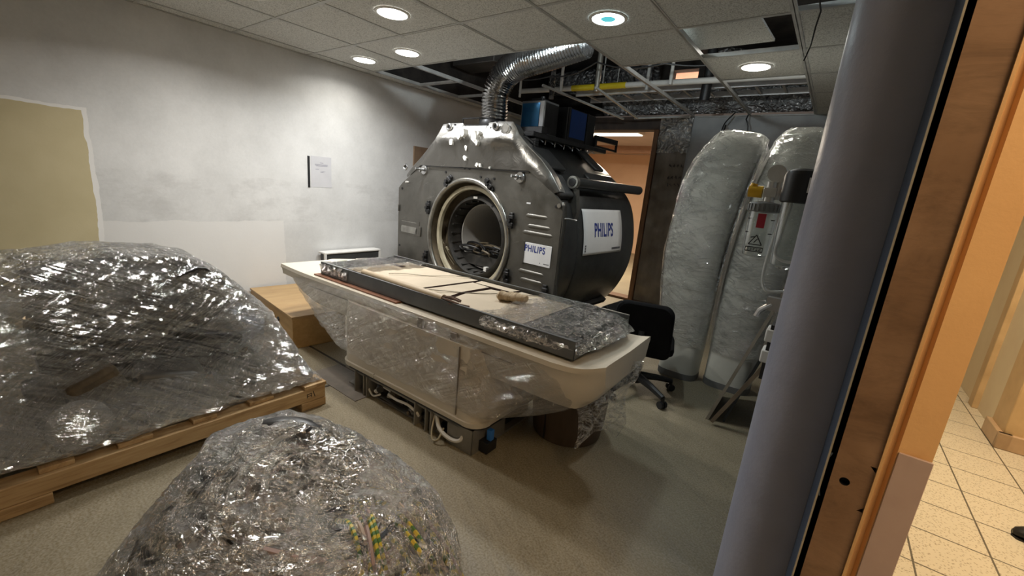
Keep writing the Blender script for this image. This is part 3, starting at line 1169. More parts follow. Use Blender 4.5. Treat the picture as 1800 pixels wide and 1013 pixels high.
# hatch pockets
m = MB()
m.bx(-1.055, -.745, -.004, .0, .80, .945)
build('window_pocket', m, MAT['mag'], mag, world=False)
m = MB()
m.grid(10, 8, lambda u, v: Vector((-1.04+.25*u, -.006-.012*math.sin(v*PI*2)*.4, .812+.12*v)))
build('brushed_window', m, MAT['bore_ring'], mag, world=False)
m = MB()
m.bx(-.745, -.71, -.012, 0, .80, .90)
m.bx(-1.10, -1.085, -.014, 0, 1.02, 1.09)
build('latch_plate', m, MAT['mag'], mag, world=False, bevel=.004)
m = MB()
for x0_, x1_, z0_ in ((.60, .845, 1.165), (.625, .88, 1.085), (.58, .91, 1.03), (.575, .865, .71), (.60, .86, .64)):
    build('pressed_rib', MB().tube([(x0_, .026, z0_), (x0_+.04, .0145, z0_), (x1_-.04, .0145, z0_), (x1_, .026, z0_)], .022, 12), MAT['mag'], mag, world=False)
# bore rings
m = MB()
m.tube([(BX+.515*math.cos(2*PI*k/72), -.006, BZ+.515*math.sin(2*PI*k/72)) for k in range(73)], .022, 10, caps=False)
build('bore_rim', m, MAT['bore_ring'], mag, world=False)
m = MB()
m.lathe((BX, 0, BZ), [(.512, .0), (.505, .20), (.345, .22)], 72, axis='y', caps=False)
build('bore_recess', m, MAT['bore_brown'], mag, world=False)
m = MB()
m.lathe((BX, 0, BZ), [(.47, .05), (.47, .085), (.435, .085), (.435, .05), (.47, .05)], 72, axis='y', caps=False, a0=-.62*PI+PI*.14, a1=1.36*PI)
build('resin_ring', m, MAT['cream_ring'], mag, world=False)
m = MB()
m.lathe((BX, 0, BZ), [(.40, .16), (.375, .11), (.35, .10), (.345, .13), (.335, .20), (.33, .30), (.305, .31)], 72, axis='y', caps=False)
for k in range(24):
    a = 2*PI*k/24
    m.box((BX+.338*math.cos(a), .2, BZ+.338*math.sin(a)), (.02, .14, .016), Euler((0, -a, 0)).to_matrix())
build('coil_ring', m, MAT['bore_dark'], mag, world=False)
m = MB()
m.lathe((BX, 0, BZ), [(.312, .24), (.305, .235), (.30, .24), (.30, 1.5)], 72, axis='y', caps=False)
m.lathe((BX, 0, BZ), [(.0001, 1.5), (.30, 1.5)], 72, axis='y', caps=False)
build('bore_liner', m, MAT['liner'], mag, world=False)
m = MB()
m.box((BX, .85, BZ-.235), (.52, 1.26, .10))
build('bore_trough', m, MAT['bore_dark'], mag, world=False)
rnd = random.Random(5)
for k in range(13):
    P = []
    x0 = BX+rnd.uniform(-.18, .24)
    z0 = BZ-.20
    y0 = .20+rnd.random()*.18
    R_ = rnd.uniform(.05, .13)
    ph = rnd.random()*6
    for s in range(22):
        a = ph+s*.32
        P.append((x0+R_*1.3*math.cos(a), y0+.05*math.sin(a*.7+k), z0+.03+R_*.6*(1+math.sin(a))*.6+.004*s/4))
    build('bore_cable', MB().tube(P, .009 if k % 4 else .013, 6), MAT['black'] if k % 3 else MAT['bore_brown'], mag, world=False)
for k in range(5):
    a0 = PI*1.0+.09*k
    P = [(BX+(.47-.02*k)*math.cos(a0+s*.06), .09+.012*s+.01*k, BZ-.05+(.44-.018*k)*math.sin(a0+s*.07)) for s in range(15)]
    build('bore_cable', MB().tube(P, .011, 7), MAT['cream_ring'] if k % 2 else MAT['bore_brown'], mag, world=False)
build('cable_tie', MB().bx(BX+.10, BX+.135, .16, .2, BZ-.31, BZ-.27).bx(BX-.03, BX+.02, .095, .10, BZ+.355, BZ+.375), MAT['white_plastic'], mag, world=False)
# clamps around the bore
for cx_, cz_, ca in ((-.60, 1.105, 0), (-.33, 1.375, .7), (.195, 1.375, -.7), (.475, 1.105, 0), (-.61, .61, 0), (.475, .63, 0), (.885, .58, 0)):
    R = Euler((0, ca, 0)).to_matrix()
    m = MB()
    m.box((cx_, -.012, cz_), (.035, .022, .13), R)
    m.box(Vector((cx_, -.03, cz_))+R @ Vector((.012, 0, .03)), (.05, .022, .028), R)
    m.box(Vector((cx_, -.03, cz_))+R @ Vector((.012, 0, -.03)), (.05, .022, .028), R)
    m.cyl(Vector((cx_, -.05, cz_))+R @ Vector((.0, 0, .0)), Vector((cx_, -.01, cz_))+R @ Vector((.0, 0, .0)), .015, n=8)
    build('bore_clamp', m, MAT['dark_metal'], mag, world=False, bevel=.003)
# steel knobs
for kx, kz in ((-.69, 1.46), (.53, 1.455)):
    m = MB()
    m.lathe((kx, 0, kz), [(.001, -.018), (.042, -.018), (.046, -.012), (.046, 0)], 20, axis='y', caps=False)
    m.cyl((kx, -.02, kz), (kx-.02, -.10, kz+.006), .012, n=10)
    m.cyl((kx-.0, -.045, kz), (kx-.006, -.062, kz), .022, n=10)
    build('steel_knob', m, MAT['steel'], mag, world=False)
# front sticker
lb = build('sticker', MB().bx(.632, .905, -.006, -.001, .782, .953), MAT['label'], mag, world=False, bevel=.002)
FR = Matrix.Rotation(PI/2, 4, 'X')
text_mesh('lettering', 'PHILIPS', .066, MAT['ink'], lb, Matrix.Translation((.742, -.0065, .905)) @ FR @ Matrix.Diagonal((.90, 1.12, 1, 1)), .0005, .02)
m = MB()
for k in range(6):
    m.bx(.84+k*.009, .846+k*.009, -.0072, -.006, .802, .809)
m.bx(.80, .806, -.0072, -.006, .802, .809)
build('small_print', m, MAT['ink_grey'], lb, world=False)
build('sticker_edge', MB().bx(.618, .640, -.010, 0, .775, .96), MAT['mag'], mag, world=False)
build('white_tag', MB().bx(.612, .652, -.003, 0, 1.256, 1.268), MAT['label'], mag, world=False)
# side sticker follows the curved flank


def flank_x(z):
    best = -9
    for (xa, za), (xb, zb) in zip(prof_s, prof_s[1:]+prof_s[:1]):
        if min(za, zb) <= z <= max(za, zb) and abs(zb-za) > 1e-9:
            x = xa+(xb-xa)*(z-za)/(zb-za)
            best = max(best, x)
    return SYM+(best-SYM)*1.011


SY0, SY1, SZ0, SZ1 = .385, 1.095, .865, 1.25
m = MB()
m.grid(8, 16, lambda u, v: Vector((flank_x(SZ0+(SZ1-SZ0)*v)+.004, SY0+(SY1-SY0)*u, SZ0+(SZ1-SZ0)*v)))
lb2 = build('sticker', m, MAT['label'], mag, world=False, solid=.002)
o = text_mesh('lettering', 'PHILIPS', .150, MAT['ink'], lb2, Matrix.Rotation(PI/2, 4, 'Z') @ FR @ Matrix.Diagonal((.66, 1.1, 1, 1)), .0004, .02)
for v in o.data.vertices:
    y, z = v.co.y+.735, v.co.z+1.07
    v.co = (flank_x(z)+.0075+v.co.x, y, z)
m = MB()
for k in range(7):
    y_ = .90+k*.024
    z_ = .905
    m.bx(flank_x(z_)+.006, flank_x(z_)+.008, y_, y_+.017, z_-.009, z_+.009)
for k in range(3):
    z_ = .895+k*.022
    m.bx(flank_x(z_)+.006, flank_x(z_)+.008, .41, .425, z_, z_+.014)
build('small_print', m, MAT['ink_grey'], lb2, world=False)
# feet and under-frame
for fx in (-.95, .72):
    for fy in (.25, 1.15):
        m = MB()
        m.bx(fx, fx+.2, fy, fy+.28, .0, .10)
        m.box((fx+.1, fy+.14, .17), (.26, .36, .14), Euler((0, math.radians(-34 if fx > 0 else 34), 0)).to_matrix())
        build('foot', m, MAT['dark_metal'], mag, world=False, bevel=.008)
m = MB()
m.box((.80, .75, .33), (.05, .9, .05), Euler((0, math.radians(30), 0)).to_matrix())
m.box((.86, .22, .36), (.03, .3, .08), Euler((0, math.radians(30), 0)).to_matrix())
build('under_rail', m, MAT['dark_metal'], mag, world=False, bevel=.006)
# fittings along the top right edge
m = MB()
for k in range(7):
    y_ = .30+k*.15
    m.tube([(.40, y_, 1.76), (.40, y_, 1.80), (.40, y_+.06, 1.80), (.43, y_+.08, 1.775)], .006, 6)
build('edge_hook', m, MAT['steel'], mag, world=False)
m = MB()
m.bx(.10, .44, .22, 1.5, 1.80, 1.845)
build('top_plinth', m, MAT['dark_metal'], mag, world=False, bevel=.008)
m = MB()
for k in range(4):
    m.tube([(.40-.02*k, .12+.02*k, 1.80-.03*k), (.44-.0*k, .10, 1.78-.03*k), (.47, .18, 1.74-.03*k)], .02, 8)
    m.box((.46, .20, 1.77-.02*k), (.08, .05, .02))
build('fitting_block', m, MAT['dark_metal'], mag, world=False, bevel=.003)
m = MB()
m.bx(-.42, -.10, .20, .23, 1.83, 1.87)
m.tube([(-.40, .2, 1.85), (-.40, .2, 1.96), (-.18, .2, 1.96), (-.18, .2, 1.85)], .008, 6)
m.bx(-.35, .02, .18, .5, 1.83, 1.90)
build('top_bracket', m, MAT['dark_metal'], mag, world=False)
m = MB()
m.tube([(.96, .02, 1.175), (1.0, .04, 1.18), (1.03, .10, 1.17), (1.0, .14, 1.165)], .006, 6)
m.cyl((.93, -.012, 1.27), (.93, .0, 1.27), .018, n=10)
build('hook_tie', m, MAT['steel'], mag, world=False)

MG = Matrix.Translation((-2.6, 2.835, 0)) @ Matrix.Rotation(MRZ, 4, 'Z')
mg = lambda x, y, z: MG @ Vector((x, y, z))

# ------------------------------------------------------------------ flexible duct
t = thing('flexible_duct', 'corrugated silver flexible duct rising from the magnet into the ceiling', 'duct', mg(-.10, .30, 1.9), MRZ)
ctrl = [(-.10, .30, 1.905), (-.10, .30, 2.0), (-.105, .30, 2.12), (-.085, .30, 2.22), (0.0, .30, 2.335), (.14, .30, 2.40), (.33, .30, 2.43), (.55, .30, 2.46), (.80, .30, 2.50)]


def catmull(pts, per=12):
    P = [Vector(p) for p in pts]
    P = [2*P[0]-P[1]]+P+[2*P[-1]-P[-2]]
    o = []
    for i in range(1, len(P)-2):
        for s in range(per):
            t_ = s/per
            o.append(.5*((2*P[i])+(-P[i-1]+P[i+1])*t_+(2*P[i-1]-5*P[i]+4*P[i+1]-P[i+2])*t_*t_+(-P[i-1]+3*P[i]-3*P[i+1]+P[i+2])*t_**3))
    o.append(P[-2])
    return o


cl = catmull(ctrl, 60)
# resample evenly, alternate the radius for the corrugation
L = [0]
for a, b in zip(cl, cl[1:]):
    L.append(L[-1]+(b-a).length)
tot = L[-1]
NR = int(tot/.0065)
pts, k = [], 0
for i in range(NR+1):
    s = tot*i/NR
    while k < len(L)-2 and L[k+1] < s:
        k += 1
    f = (s-L[k])/max(L[k+1]-L[k], 1e-9)
    pts.append(MG @ cl[k].lerp(cl[k+1], f))
rad = [.118+.006*math.cos(i*2*PI/4) for i in range(NR+1)]
m = MB()
m.tube(pts, rad, 40, caps=False)
build('hose', m, M('duct_foil', (.66, .66, .66), (.5, .5, .5), .16, 1, scale=16, bump=.25, bscale=40), t)
m = MB()
m.tube([mg(-.10, .30, z) for z in (1.885, 1.90, 1.93, 1.945)], [.13, .132, .132, .125], 28)
m.cyl(mg(.02, .25, 1.92), mg(.05, .25, 1.92), .02, n=8)
build('hose_clamp', m, MAT['dark_metal'], t)

# ------------------------------------------------------------------ electronics standing on the magnet
t = thing('control_box', 'grey metal box with a shiny blue front panel on top of the magnet', 'equipment box', mg(.17, .52, 1.845), MRZ)
m = MB()
m.box((0, .11, .155), (.27, .22, .31))
build('housing', m, M('box_grey', (.36, .37, .38), (.28, .29, .3), .3, .7, scale=6), t, world=False, bevel=.008)
blue_film = NT('blue_protective_film')
cb = blue_film.ramp(blue_film.noise(3, 4, .6, None, .5), [(.35, (.02, .10, .26)), (.65, (.05, .25, .52))])
MAT['blue_film'] = blue_film.done(blue_film.bsdf(cb, .14, .55))
build('front_panel', MB().box((-.02, -.002, .175), (.20, .006, .225)), MAT['blue_film'], t, world=False)
m = MB()
m.box((.125, .11, .16), (.03, .2, .26))
build('side_cover', m, MAT['dark_metal'], t, world=False)
m = MB()
m.box((-.0, .1, .325), (.12, .10, .03))
m.cyl((.03, .1, .33), (.03, .1, .36), .02, n=10)
m.box((.04, -.03, .04), (.28, .08, .07))
build('junction_block', m, MAT['dark_metal'], t, world=False, bevel=.004)
t = thing('equipment_cabinet', 'tall dark cabinet with a deep blue side behind the blue-fronted box', 'cabinet', mg(.22, .80, 1.845), MRZ)
build('housing', MB().box((0, .26, .15), (.30, .52, .30)), MAT['black'], t, world=False, bevel=.006)
build('side_panel', MB().box((.153, .19, .165), (.006, .28, .25)), M('deep_blue_panel', (.01, .05, .22), (.008, .04, .18), .3, .2), t, world=False)
build('corner_post', MB().box((.15, .025, .15), (.02, .03, .30)).box((.15, .36, .15), (.02, .03, .30)), MAT['dark_metal'], t, world=False)
t = thing('bracket_frame', 'small open black bracket frame at the rear end of the magnet top', 'bracket', mg(.38, 1.34, 1.845), MRZ)
m = MB()
m.beam((0, -.01, .10), (.03, .42, .10), .03, .05)
m.beam((0, -.0, 0), (0, -.0, .10), .03, .04)
m.beam((.03, .42, 0.0), (.03, .42, .10), .02, .02)
m.beam((0, 0, .02), (.03, .42, .012), .02, .02)
build('bracket_bars', m, MAT['black'], t, world=False)

# ------------------------------------------------------------------ stretch wrap
def film_over(points, c, nu=130, nv=72, pad=.012, amp=.012, fq=(6, 6, 14), seed=0, it=3, keep=None, fine=.004):
    c = Vector(c)
    bm = bmesh.new()
    for p in points:
        p = Vector(p)
        d = (p-c)
        bm.verts.new(p+d.normalized()*pad)
    r = bmesh.ops.convex_hull(bm, input=bm.verts)
    bmesh.ops.triangulate(bm, faces=bm.faces)
    bv = BVHTree.FromBMesh(bm)
    bm.free()
    rows = []
    for j in range(nv+1):
        th = PI*(.02+.96*j/nv)
        row = []
        for i in range(nu):
            ph = 2*PI*i/nu
            d = Vector((math.sin(th)*math.cos(ph), math.sin(th)*math.sin(ph), -math.cos(th)))
            h = bv.ray_cast(c, d)[0]
            row.append(h if h is not None else c+d*.1)
        rows.append(row)
    for _ in range(it):
        nr = [[None]*nu for _ in rows]
        for j in range(nv+1):
            for i in range(nu):
                a = rows[j][(i-1) % nu]+rows[j][(i+1) % nu]
                b = rows[max(j-1, 0)][i]+rows[min(j+1, nv)][i]
                nr[j][i] = rows[j][i]*.4+(a+b)*.15
        rows = nr
    for j in range(nv+1):
        for i in range(nu):
            p = rows[j][i]
            d = (p-c).normalized()
            q = Vector((p.x*fq[0]+seed, p.y*fq[1], p.z*fq[2]))
            w = 1-abs(noise.noise(q))*2
            w2 = 1-abs(noise.noise(q*2.7+Vector((3, 1, 2))))*2
            rows[j][i] = p+d*(amp*(w-.6)+fine*w2)
    m = MB()
    vs = [p for r_ in rows for p in r_]
    fs = []
    for j in range(nv):
        for i in range(nu):
            f = (j*nu+i, j*nu+(i+1) % nu, (j+1)*nu+(i+1) % nu, (j+1)*nu+i)
            if keep is None or keep(sum((vs[k] for k in f), Vector())/4):
                fs.append(f)
    for base in (0, nv*nu):
        cap = sum((vs[base+i] for i in range(nu)), Vector())/nu
        if keep is None or keep(cap):
            vs.append(cap)
            fs += [(base+i, base+(i+1) % nu, len(vs)-1) for i in range(nu)]
    m.add(vs, fs, 0, True)
    return m


MAT['film_load'] = film_mat('stretch_wrap_load', (.0, .36), (2.2, 2.0, 40), (.5, .0, .1), .75, (.06, .7), 7, folds=.42, iso=.16, cg=.85)
MAT['film_bundle'] = film_mat('stretch_wrap_bundle', (.0, .62), (5, 9, 22), (.5, .4, .6), .3, (.08, .8), 12, folds=.55, iso=.6, cg=.8)
MAT['film_couch'] = film_mat('stretch_wrap_couch', (.01, .16), (1.8, 8, 26), (0, .5, 0), .42, (.05, .45), 5, folds=.10, iso=.15, cg=.28)
MAT['film_tray'] = film_mat('stretch_wrap_tray', (.0, .06), (6, 14, 18), (.3, .4, .8), .7, (.02, .5), 11, folds=.2, iso=.4, cg=.9)
MAT['film_cover'] = film_mat('stretch_wrap_cover', (.0, .07), (3, 3, 11), (.5, .2, .3), .8, (.06, .5), 4, folds=.10, iso=.12, cg=.4)

# ------------------------------------------------------------------ patient couch
CRZ = math.radians(1.2)
couch = thing('patient_couch', 'long cream scanner couch wrapped in clear film on an open metal base', 'scanner couch', (-1.95, 1.84, 0), CRZ)
MC = Matrix.Translation((-1.95, 1.84, 0)) @ Matrix.Rotation(CRZ, 4, 'Z')
cg = lambda x, y, z: MC @ Vector((x, y, z))
MAT['couch'] = M('couch_cream', (.60, .545, .455), (.54, .49, .40), .42, scale=3)
MAT['couch_seam'] = M('couch_seam', (.2, .17, .14), (.15, .13, .1), .6)


def couch_ring(x):
    # x in couch frame; returns the hull section there
    e = 0.0
    if x < -.85:
        e = min(1, (-.85-x)/.40)
    if x > 1.18:
        e = max(e, min(1, (x-1.18)/.13))
    e = e*e
    zb = .43+.20*e if x < 0 else .43+.12*e
    wn, wf = .37, .31
    if x > 1.1:                       # rounded far-right plan shape
        q = min(1, (x-1.1)/.22)
        wn -= .10*q*q
        wf -= .02*q
    if x < -1.15:
        q = min(1, (-1.15-x)/.12)
        wf -= .25*q
    zr = .655+(.02*e if x > 0 else .012*e)
    return [(-wn, zr), (-wn-.004, zr-.022), (-wn+.006, zr-.035), (-wn+.012, zr-.075), (-wn+.03, max(zb+.02, .50)), (-wn+.06, zb+.008), (-wn+.12, zb), (wf-.12, zb), (wf-.06, zb+.008), (wf-.03, max(zb+.02, .50)), (wf-.006, zr-.035), (wf+.004, zr-.022), (wf, zr), (wf-.02, zr+.002), (0, zr-.004), (-wn+.02, zr+.002)]


xs = [-1.27, -1.25, -1.2, -1.12, -1.02, -.92, -.8, -.4, 0, .4, .8, 1.0, 1.1, 1.17, 1.20, 1.23, 1.26, 1.29, 1.31]
m = MB()
m.loft([[cg(x, y, z) for y, z in couch_ring(x)] for x in xs], True, True)
build('shell', m, MAT['couch'], couch)
# seams along the flank
m = MB()
for z_ in (.575,):
    P = [cg(x, -.345-.014, z_) for x in (-.9, -.3, .3, .9)]
    m.tube(P, .003, 6)
build('flank_seam', m, MAT['couch_seam'], couch)


def rrect(x0, x1, y0, y1, r, n=6):
    P = []
    for cx, cy, a0 in ((x1-r, y1-r, 0), (x0+r, y1-r, PI/2), (x0+r, y0+r, PI), (x1-r, y0+r, 1.5*PI)):
        for k in range(n+1):
            a = a0+PI/2*k/n
            P.append((cx+r*math.cos(a), cy+r*math.sin(a)))
    return P


m = MB()
rr_ = []
for z_, g in ((.15, .012), (.156, .0), (.185, -.003), (.188, .006), (.20, .006), (.44, .006), (.585, .012)):
    rr_.append([cg(x, y, z_) for x, y in rrect(-.47+g, .74-g, -.40+g, .26-g, .10)])
m.loft(rr_, True, True)
build('pedestal', m, MAT['couch'], couch)
m = MB()
m.bx(.585, .589, -.402, -.392, .20, .58)
m.bx(-.1, -.097, -.402, -.392, .155, .19)
m2 = MB()
m2.v = [MC @ p for p in m.v]
m2.f, m2.m, m2.s = m.f, m.m, m.s
build('pedestal_seam', m2, MAT['couch_seam'], couch)
for x_, z0_, z1_ in ((.27, .555, .645), (.52, .54, .63)):
    m = MB()
    m.box(cg(x_, -.375, (z0_+z1_)/2), (.045, .012, z1_-z0_), Matrix.Rotation(CRZ, 3, 'Z'))
    build('bracket', m, M('taupe_bracket', (.24, .2, .17), (.2, .17, .14), .5), couch, bevel=.003)
# open base with its machinery
steel_p = M('painted_grey_steel', (.30, .29, .26), (.22, .21, .19), .45, .4, scale=6)
RC = Matrix.Rotation(CRZ, 3, 'Z')


def cbox(m, x0, x1, y0, y1, z0, z1, mi=0):
    m.box(cg((x0+x1)/2, (y0+y1)/2, (z0+z1)/2), (x1-x0, y1-y0, z1-z0), RC, mi)


m = MB()
cbox(m, -.42, .70, -.36, .24, .0, .012)
build('base_plate', m, steel_p, couch)
m = MB()
cbox(m, -.42, .60, -.385, -.36, .125, .152)
build('base_rail', m, steel_p, couch)
for x0_, x1_, x2_ in ((-.30, -.21, -.18), (.27, .36, .40)):
    m = MB()
    cbox(m, x0_, x0_+.008, -.40, -.30, 0, .15)
    cbox(m, x0_, x1_, -.33, -.32, 0, .15)
    cbox(m, x1_, x1_+.006, -.40, -.32, 0, .15)
    cbox(m, x2_, x2_+.008, -.40, -.28, 0, .145)
    build('post', m, steel_p, couch, bevel=.002)
m = MB()
cbox(m, .52, .70, -.385, -.378, .0, .14)
cbox(m, .693, .70, -.385, -.1, .0, .14)
build('corner_plate', m, steel_p, couch, bevel=.002)
m = MB()
cbox(m, -.38, .66, -.22, .20, .015, .148)
build('drive_housing', m, MAT['black'], couch)
m = MB()
ring = [cg(x, y, .155) for x, y in rrect(-.455, .73, -.39, .25, .1)]
m.tube(ring[20:]+ring[:9], .012, 8)
build('edge_cable', m, MAT['black'], couch)
rnd = random.Random(21)
for k in range(34):
    x_ = rnd.uniform(-.15, .28)
    y_ = rnd.uniform(-.38, -.25)
    z_ = rnd.uniform(.02, .12)
    m = MB()
    kk = rnd.random()
    if kk < .4:
        m.cyl(cg(x_, y_, z_), cg(x_+rnd.uniform(-.05, .05), y_-.02, z_+rnd.uniform(-.01, .03)), rnd.uniform(.010, .022), n=10)
    elif kk < .7:
        m.ball(cg(x_, y_, z_), rnd.uniform(.012, .024), 10, 6)
    else:
        m.box(cg(x_, y_, z_), (rnd.uniform(.02, .06), .03, rnd.uniform(.015, .04)), RC)
    build('valve', m, [MAT['dark_metal'], MAT['bore_brown'], MAT['white_plastic'], MAT['steel'], MAT['black']][min(4, int(rnd.random()*5.2))], couch)
for P, r_, mt in (
        ([(-.20, -.37, .10), (-.17, -.38, .05), (-.12, -.385, .03), (-.06, -.38, .06)], .006, 'white_plastic'),
        ([(.02, -.38, .09), (.10, -.39, .092), (.20, -.39, .10), (.27, -.385, .08), (.28, -.37, .05)], .008, 'white_plastic'),
        ([(.42, -.37, .12), (.48, -.40, .07), (.56, -.40, .045), (.62, -.39, .06), (.63, -.36, .11)], .011, 'white_plastic'),
        ([(.41, -.37, .12), (.44, -.42, .05), (.47, -.44, .02), (.50, -.43, .03), (.50, -.39, .08)], .005, 'cream_ring'),
        ([(-.1, -.36, .03), (.0, -.38, .05), (.12, -.37, .03), (.22, -.38, .05)], .009, 'black'),
        ([(.40, -.3, .03), (.52, -.36, .03), (.62, -.33, .05)], .012, 'black')):
    build('hose', MB().tube([cg(*p) for p in catmull(P, 8)], r_, 7), MAT[mt], couch)
m = MB()
cbox(m, .725, .755, -.30, -.27, .07, .13)
build('connector', m, M('blue_connector', (.03, .16, .5), (.02, .12, .4), .4), couch, bevel=.003)
m = MB()
cbox(m, .70, .76, -.33, -.25, .01, .07)
build('connector_box', m, MAT['black'], couch, bevel=.003)
# clear film hugging the couch flanks
fp = [(-1.28, -.37, .64), (-1.27, .05, .65), (-1.0, -.37, .65), (0, -.378, .65), (1.1, -.37, .655), (1.31, -.27, .665), (1.31, .29, .665), (0, .32, .65), (-1, .32, .65),
      (-.485, -.405, .24), (-.485, .26, .22), (.745, -.405, .215), (.76, .27, .22), (1.20, -.31, .425), (1.20, .25, .425), (-.62, -.36, .36), (.9, -.34, .36), (-1.05, -.2, .45), (-1.0, .2, .45)]
m = film_over([cg(*p) for p in fp], cg(0, -.03, .46), 200, 60, .010, .010, (5, 5, 22), 4, 2, lambda p: p.z < .652, .003)
build('plastic_wrap', m, MAT['film_couch'], couch)
# loose flap dangling under the right end, another under the left end
m = MB()
m.grid(26, 26, lambda u, v: cg(1.21+.12*u+.02*math.sin(v*9+u*7)-.02*v, -.24+.36*u*(1-.3*v)+.05*noise.noise(Vector((u*4, v*4, 1))), .60-.36*v-.04*math.sin(u*8)*v+.03*noise.noise(Vector((u*7, v*5, 3)))))
build('wrap_flap', m, MAT['film_tray'], couch)
m = MB()
m.grid(26, 26, lambda u, v: cg(-1.12+.55*u+.03*noise.noise(Vector((u*5, v*4, 9))), -.33+.12*v+.05*noise.noise(Vector((u*6, v*6, 5))), .58-.05*u-.36*v*math.sin(PI*min(1, .25+.6*u))+.03*noise.noise(Vector((u*7, v*5, 7)))))
build('wrap_flap', m, MAT['film_couch'], couch)

# ------------------------------------------------------------------ tray on the couch and what lies in it
TZ = .668
tray = thing('steel_tray', 'long grey steel tray lying on the couch, both ends in shiny film', 'tray', cg(.17, .01, TZ), CRZ)
m = MB()
g = .005
for args in ((-.83, 1.17, -.31, -.31+g, TZ, TZ+.085), (-.83, 1.17, .315, .32, TZ, TZ+.085), (-.83, -.83+g, -.31, .32, TZ, TZ+.075), (1.165, 1.17, -.31, .32, TZ, TZ+.06), (-.83, 1.17, -.31, .32, TZ, TZ+.004)):
    cbox(m, *args)
cbox(m, -.83, 1.17, -.31, -.295, TZ+.083, TZ+.087)
cbox(m, -.83, 1.17, .305, .32, TZ+.083, TZ+.087)
build('trough', m, M('tray_grey', (.145, .15, .15), (.11, .115, .115), .42, .35, scale=5), tray)
m = MB()
cbox(m, .73, 1.12, -.27, .28, TZ+.01, TZ+.062)
build('tray_insert', m, M('tray_black', (.03, .032, .035), (.02, .022, .024), .35, scale=5), tray, bevel=.01)
ends = film_over([cg(x, y, z) for x, y, z in [(.60, -.315, TZ+.002), (.60, .325, TZ+.002), (.60, -.315, TZ+.088), (.60, .325, TZ+.088), (.95, -.32, TZ+.085), (.95, .32, TZ+.095), (1.15, -.31, TZ+.075), (1.12, .31, TZ+.085), (1.20, -.3, TZ+.01), (1.27, .28, TZ+.015)]],
                 cg(.9, 0, TZ+.045), 140, 60, .004, .012, (18, 18, 18), 2, 1, lambda p: ((MC.inverted() @ p).x > .64), .006)
build('plastic_wrap', ends, MAT['film_tray'], tray)
ends = film_over([cg(x, y, z) for x, y, z in [(-.84, -.315, TZ+.002), (-.84, .325, TZ+.002), (-.84, -.315, TZ+.088), (-.84, .325, TZ+.08), (-.42, -.315, TZ+.09), (-.42, .325, TZ+.09), (-.42, -.315, TZ+.002), (-.42, .325, TZ+.002)]],
                 cg(-.62, 0, TZ+.045), 120, 50, .004, .012, (18, 18, 18), 8, 1, lambda p: ((MC.inverted() @ p).x < -.46 + .14*(MC.inverted() @ p).y), .006)
build('plastic_wrap', ends, MAT['film_tray'], tray)
m = MB()
cbox(m, -.86, .02, -.345, -.29, TZ-.010, TZ-.001)
tag(build('thin_board', m, M('red_brown_board', (.27, .12, .07), (.2, .09, .05), .5, scale=6)), 'thin red-brown board strip poking out under the long tray', 'board')
CARD = M('cardboard', (.48, .40, .30), (.42, .35, .26), .75, scale=4, bump=.08, bscale=50)
CARDE = M('cardboard_dark_edge', (.10, .06, .05), (.07, .045, .04), .8)


def card_piece(poly, z0, z1, label):
    t_ = MB()
    t_.prism(poly, z0, z1, lambda a, b, c: cg(a, b, c))
    # turn the rim faces into the torn dark edge
    for i, f in enumerate(t_.f):
        if len(f) == 4 and i < len(poly):
            t_.m[i] = 1
    o_ = build('cardboard_sheet', t_, [CARD, CARDE])
    return tag(o_, label, 'cardboard', )


ZC = TZ+.062
card_piece([(-.66, -.22), (.02, -.24), (.04, -.08), (.07, .16), (.09, .30), (-.64, .30)], TZ+.006, ZC, 'cardboard sheet in the tray nearest the film at its far left end')
card_piece([(.055, -.24), (.29, -.25), (.25, -.04), (.27, .20), (.12, .21), (.085, -.08)], TZ+.006, ZC+.004, 'middle cardboard piece in the tray between two dark torn gaps')
card_piece([(.13, .225), (.42, .23), (.44, .305), (.12, .305)], TZ+.006, ZC+.002, 'small cardboard strip in the tray along its far side')
card_piece([(.325, -.26), (.84, -.27), (.84, .28), (.47, .285), (.46, .20), (.31, .17), (.285, -.04)], TZ+.006, ZC+.003, 'cardboard sheet in the tray at its right end, before the film')
m = MB()
cbox(m, -.62, -.50, .12, .16, ZC+.0005, ZC+.003)
tag(build('slot_flap', m, CARDE), 'short dark slot strip on the far left cardboard sheet', 'cardboard')
t = thing('cardboard_tube', 'thin tan cardboard tube lying along the front edge of the tray', 'cardboard tube', cg(0, -.27, ZC+.02), CRZ)
build('tube_body', MB().cyl(cg(-.40, -.265, ZC+.025), cg(.345, -.285, ZC+.025), .022, n=18), M('tube_kraft', (.46, .36, .24), (.41, .32, .21), .5, scale=5), t)
m = MB()
for k in range(7):
    a = k*.9
    m.tube([cg(.34, -.285+.012*math.cos(a), ZC+.025+.012*math.sin(a)), cg(.38+.01*k, -.28+.03*math.cos(a), ZC+.025+.02*math.sin(a)), cg(.43+.012*k, -.27+.03*math.cos(a), ZC+.02+.012*math.sin(a))], .006, 5)
build('torn_end', m, M('torn_brown', (.16, .1, .07), (.1, .065, .05), .8), t)
m = MB()
P = [cg(.50+.15*k/10, .01+.055*k/10, ZC+.034) for k in range(11)]
rings = []
for k, p in enumerate(P):
    r_ = .030*(1+.12*math.sin(k*2.1)) if k not in (0, 10) else .022
    rings.append([p+RC @ Vector((0, 1.25*r_*math.cos(2*PI*j/14), r_*(.9+.12*math.sin(j*5+k))*math.sin(2*PI*j/14))) for j in range(14)])
m.loft(rings)
tag(build('paper_roll', m, M('crinkled_paper', (.48, .37, .24), (.30, .22, .13), .75, scale=14, stretch=(8, 1, 1), bump=.6, bscale=30)), 'crinkled pale brown paper roll lying on the cardboard near the magnet bore', 'paper roll')
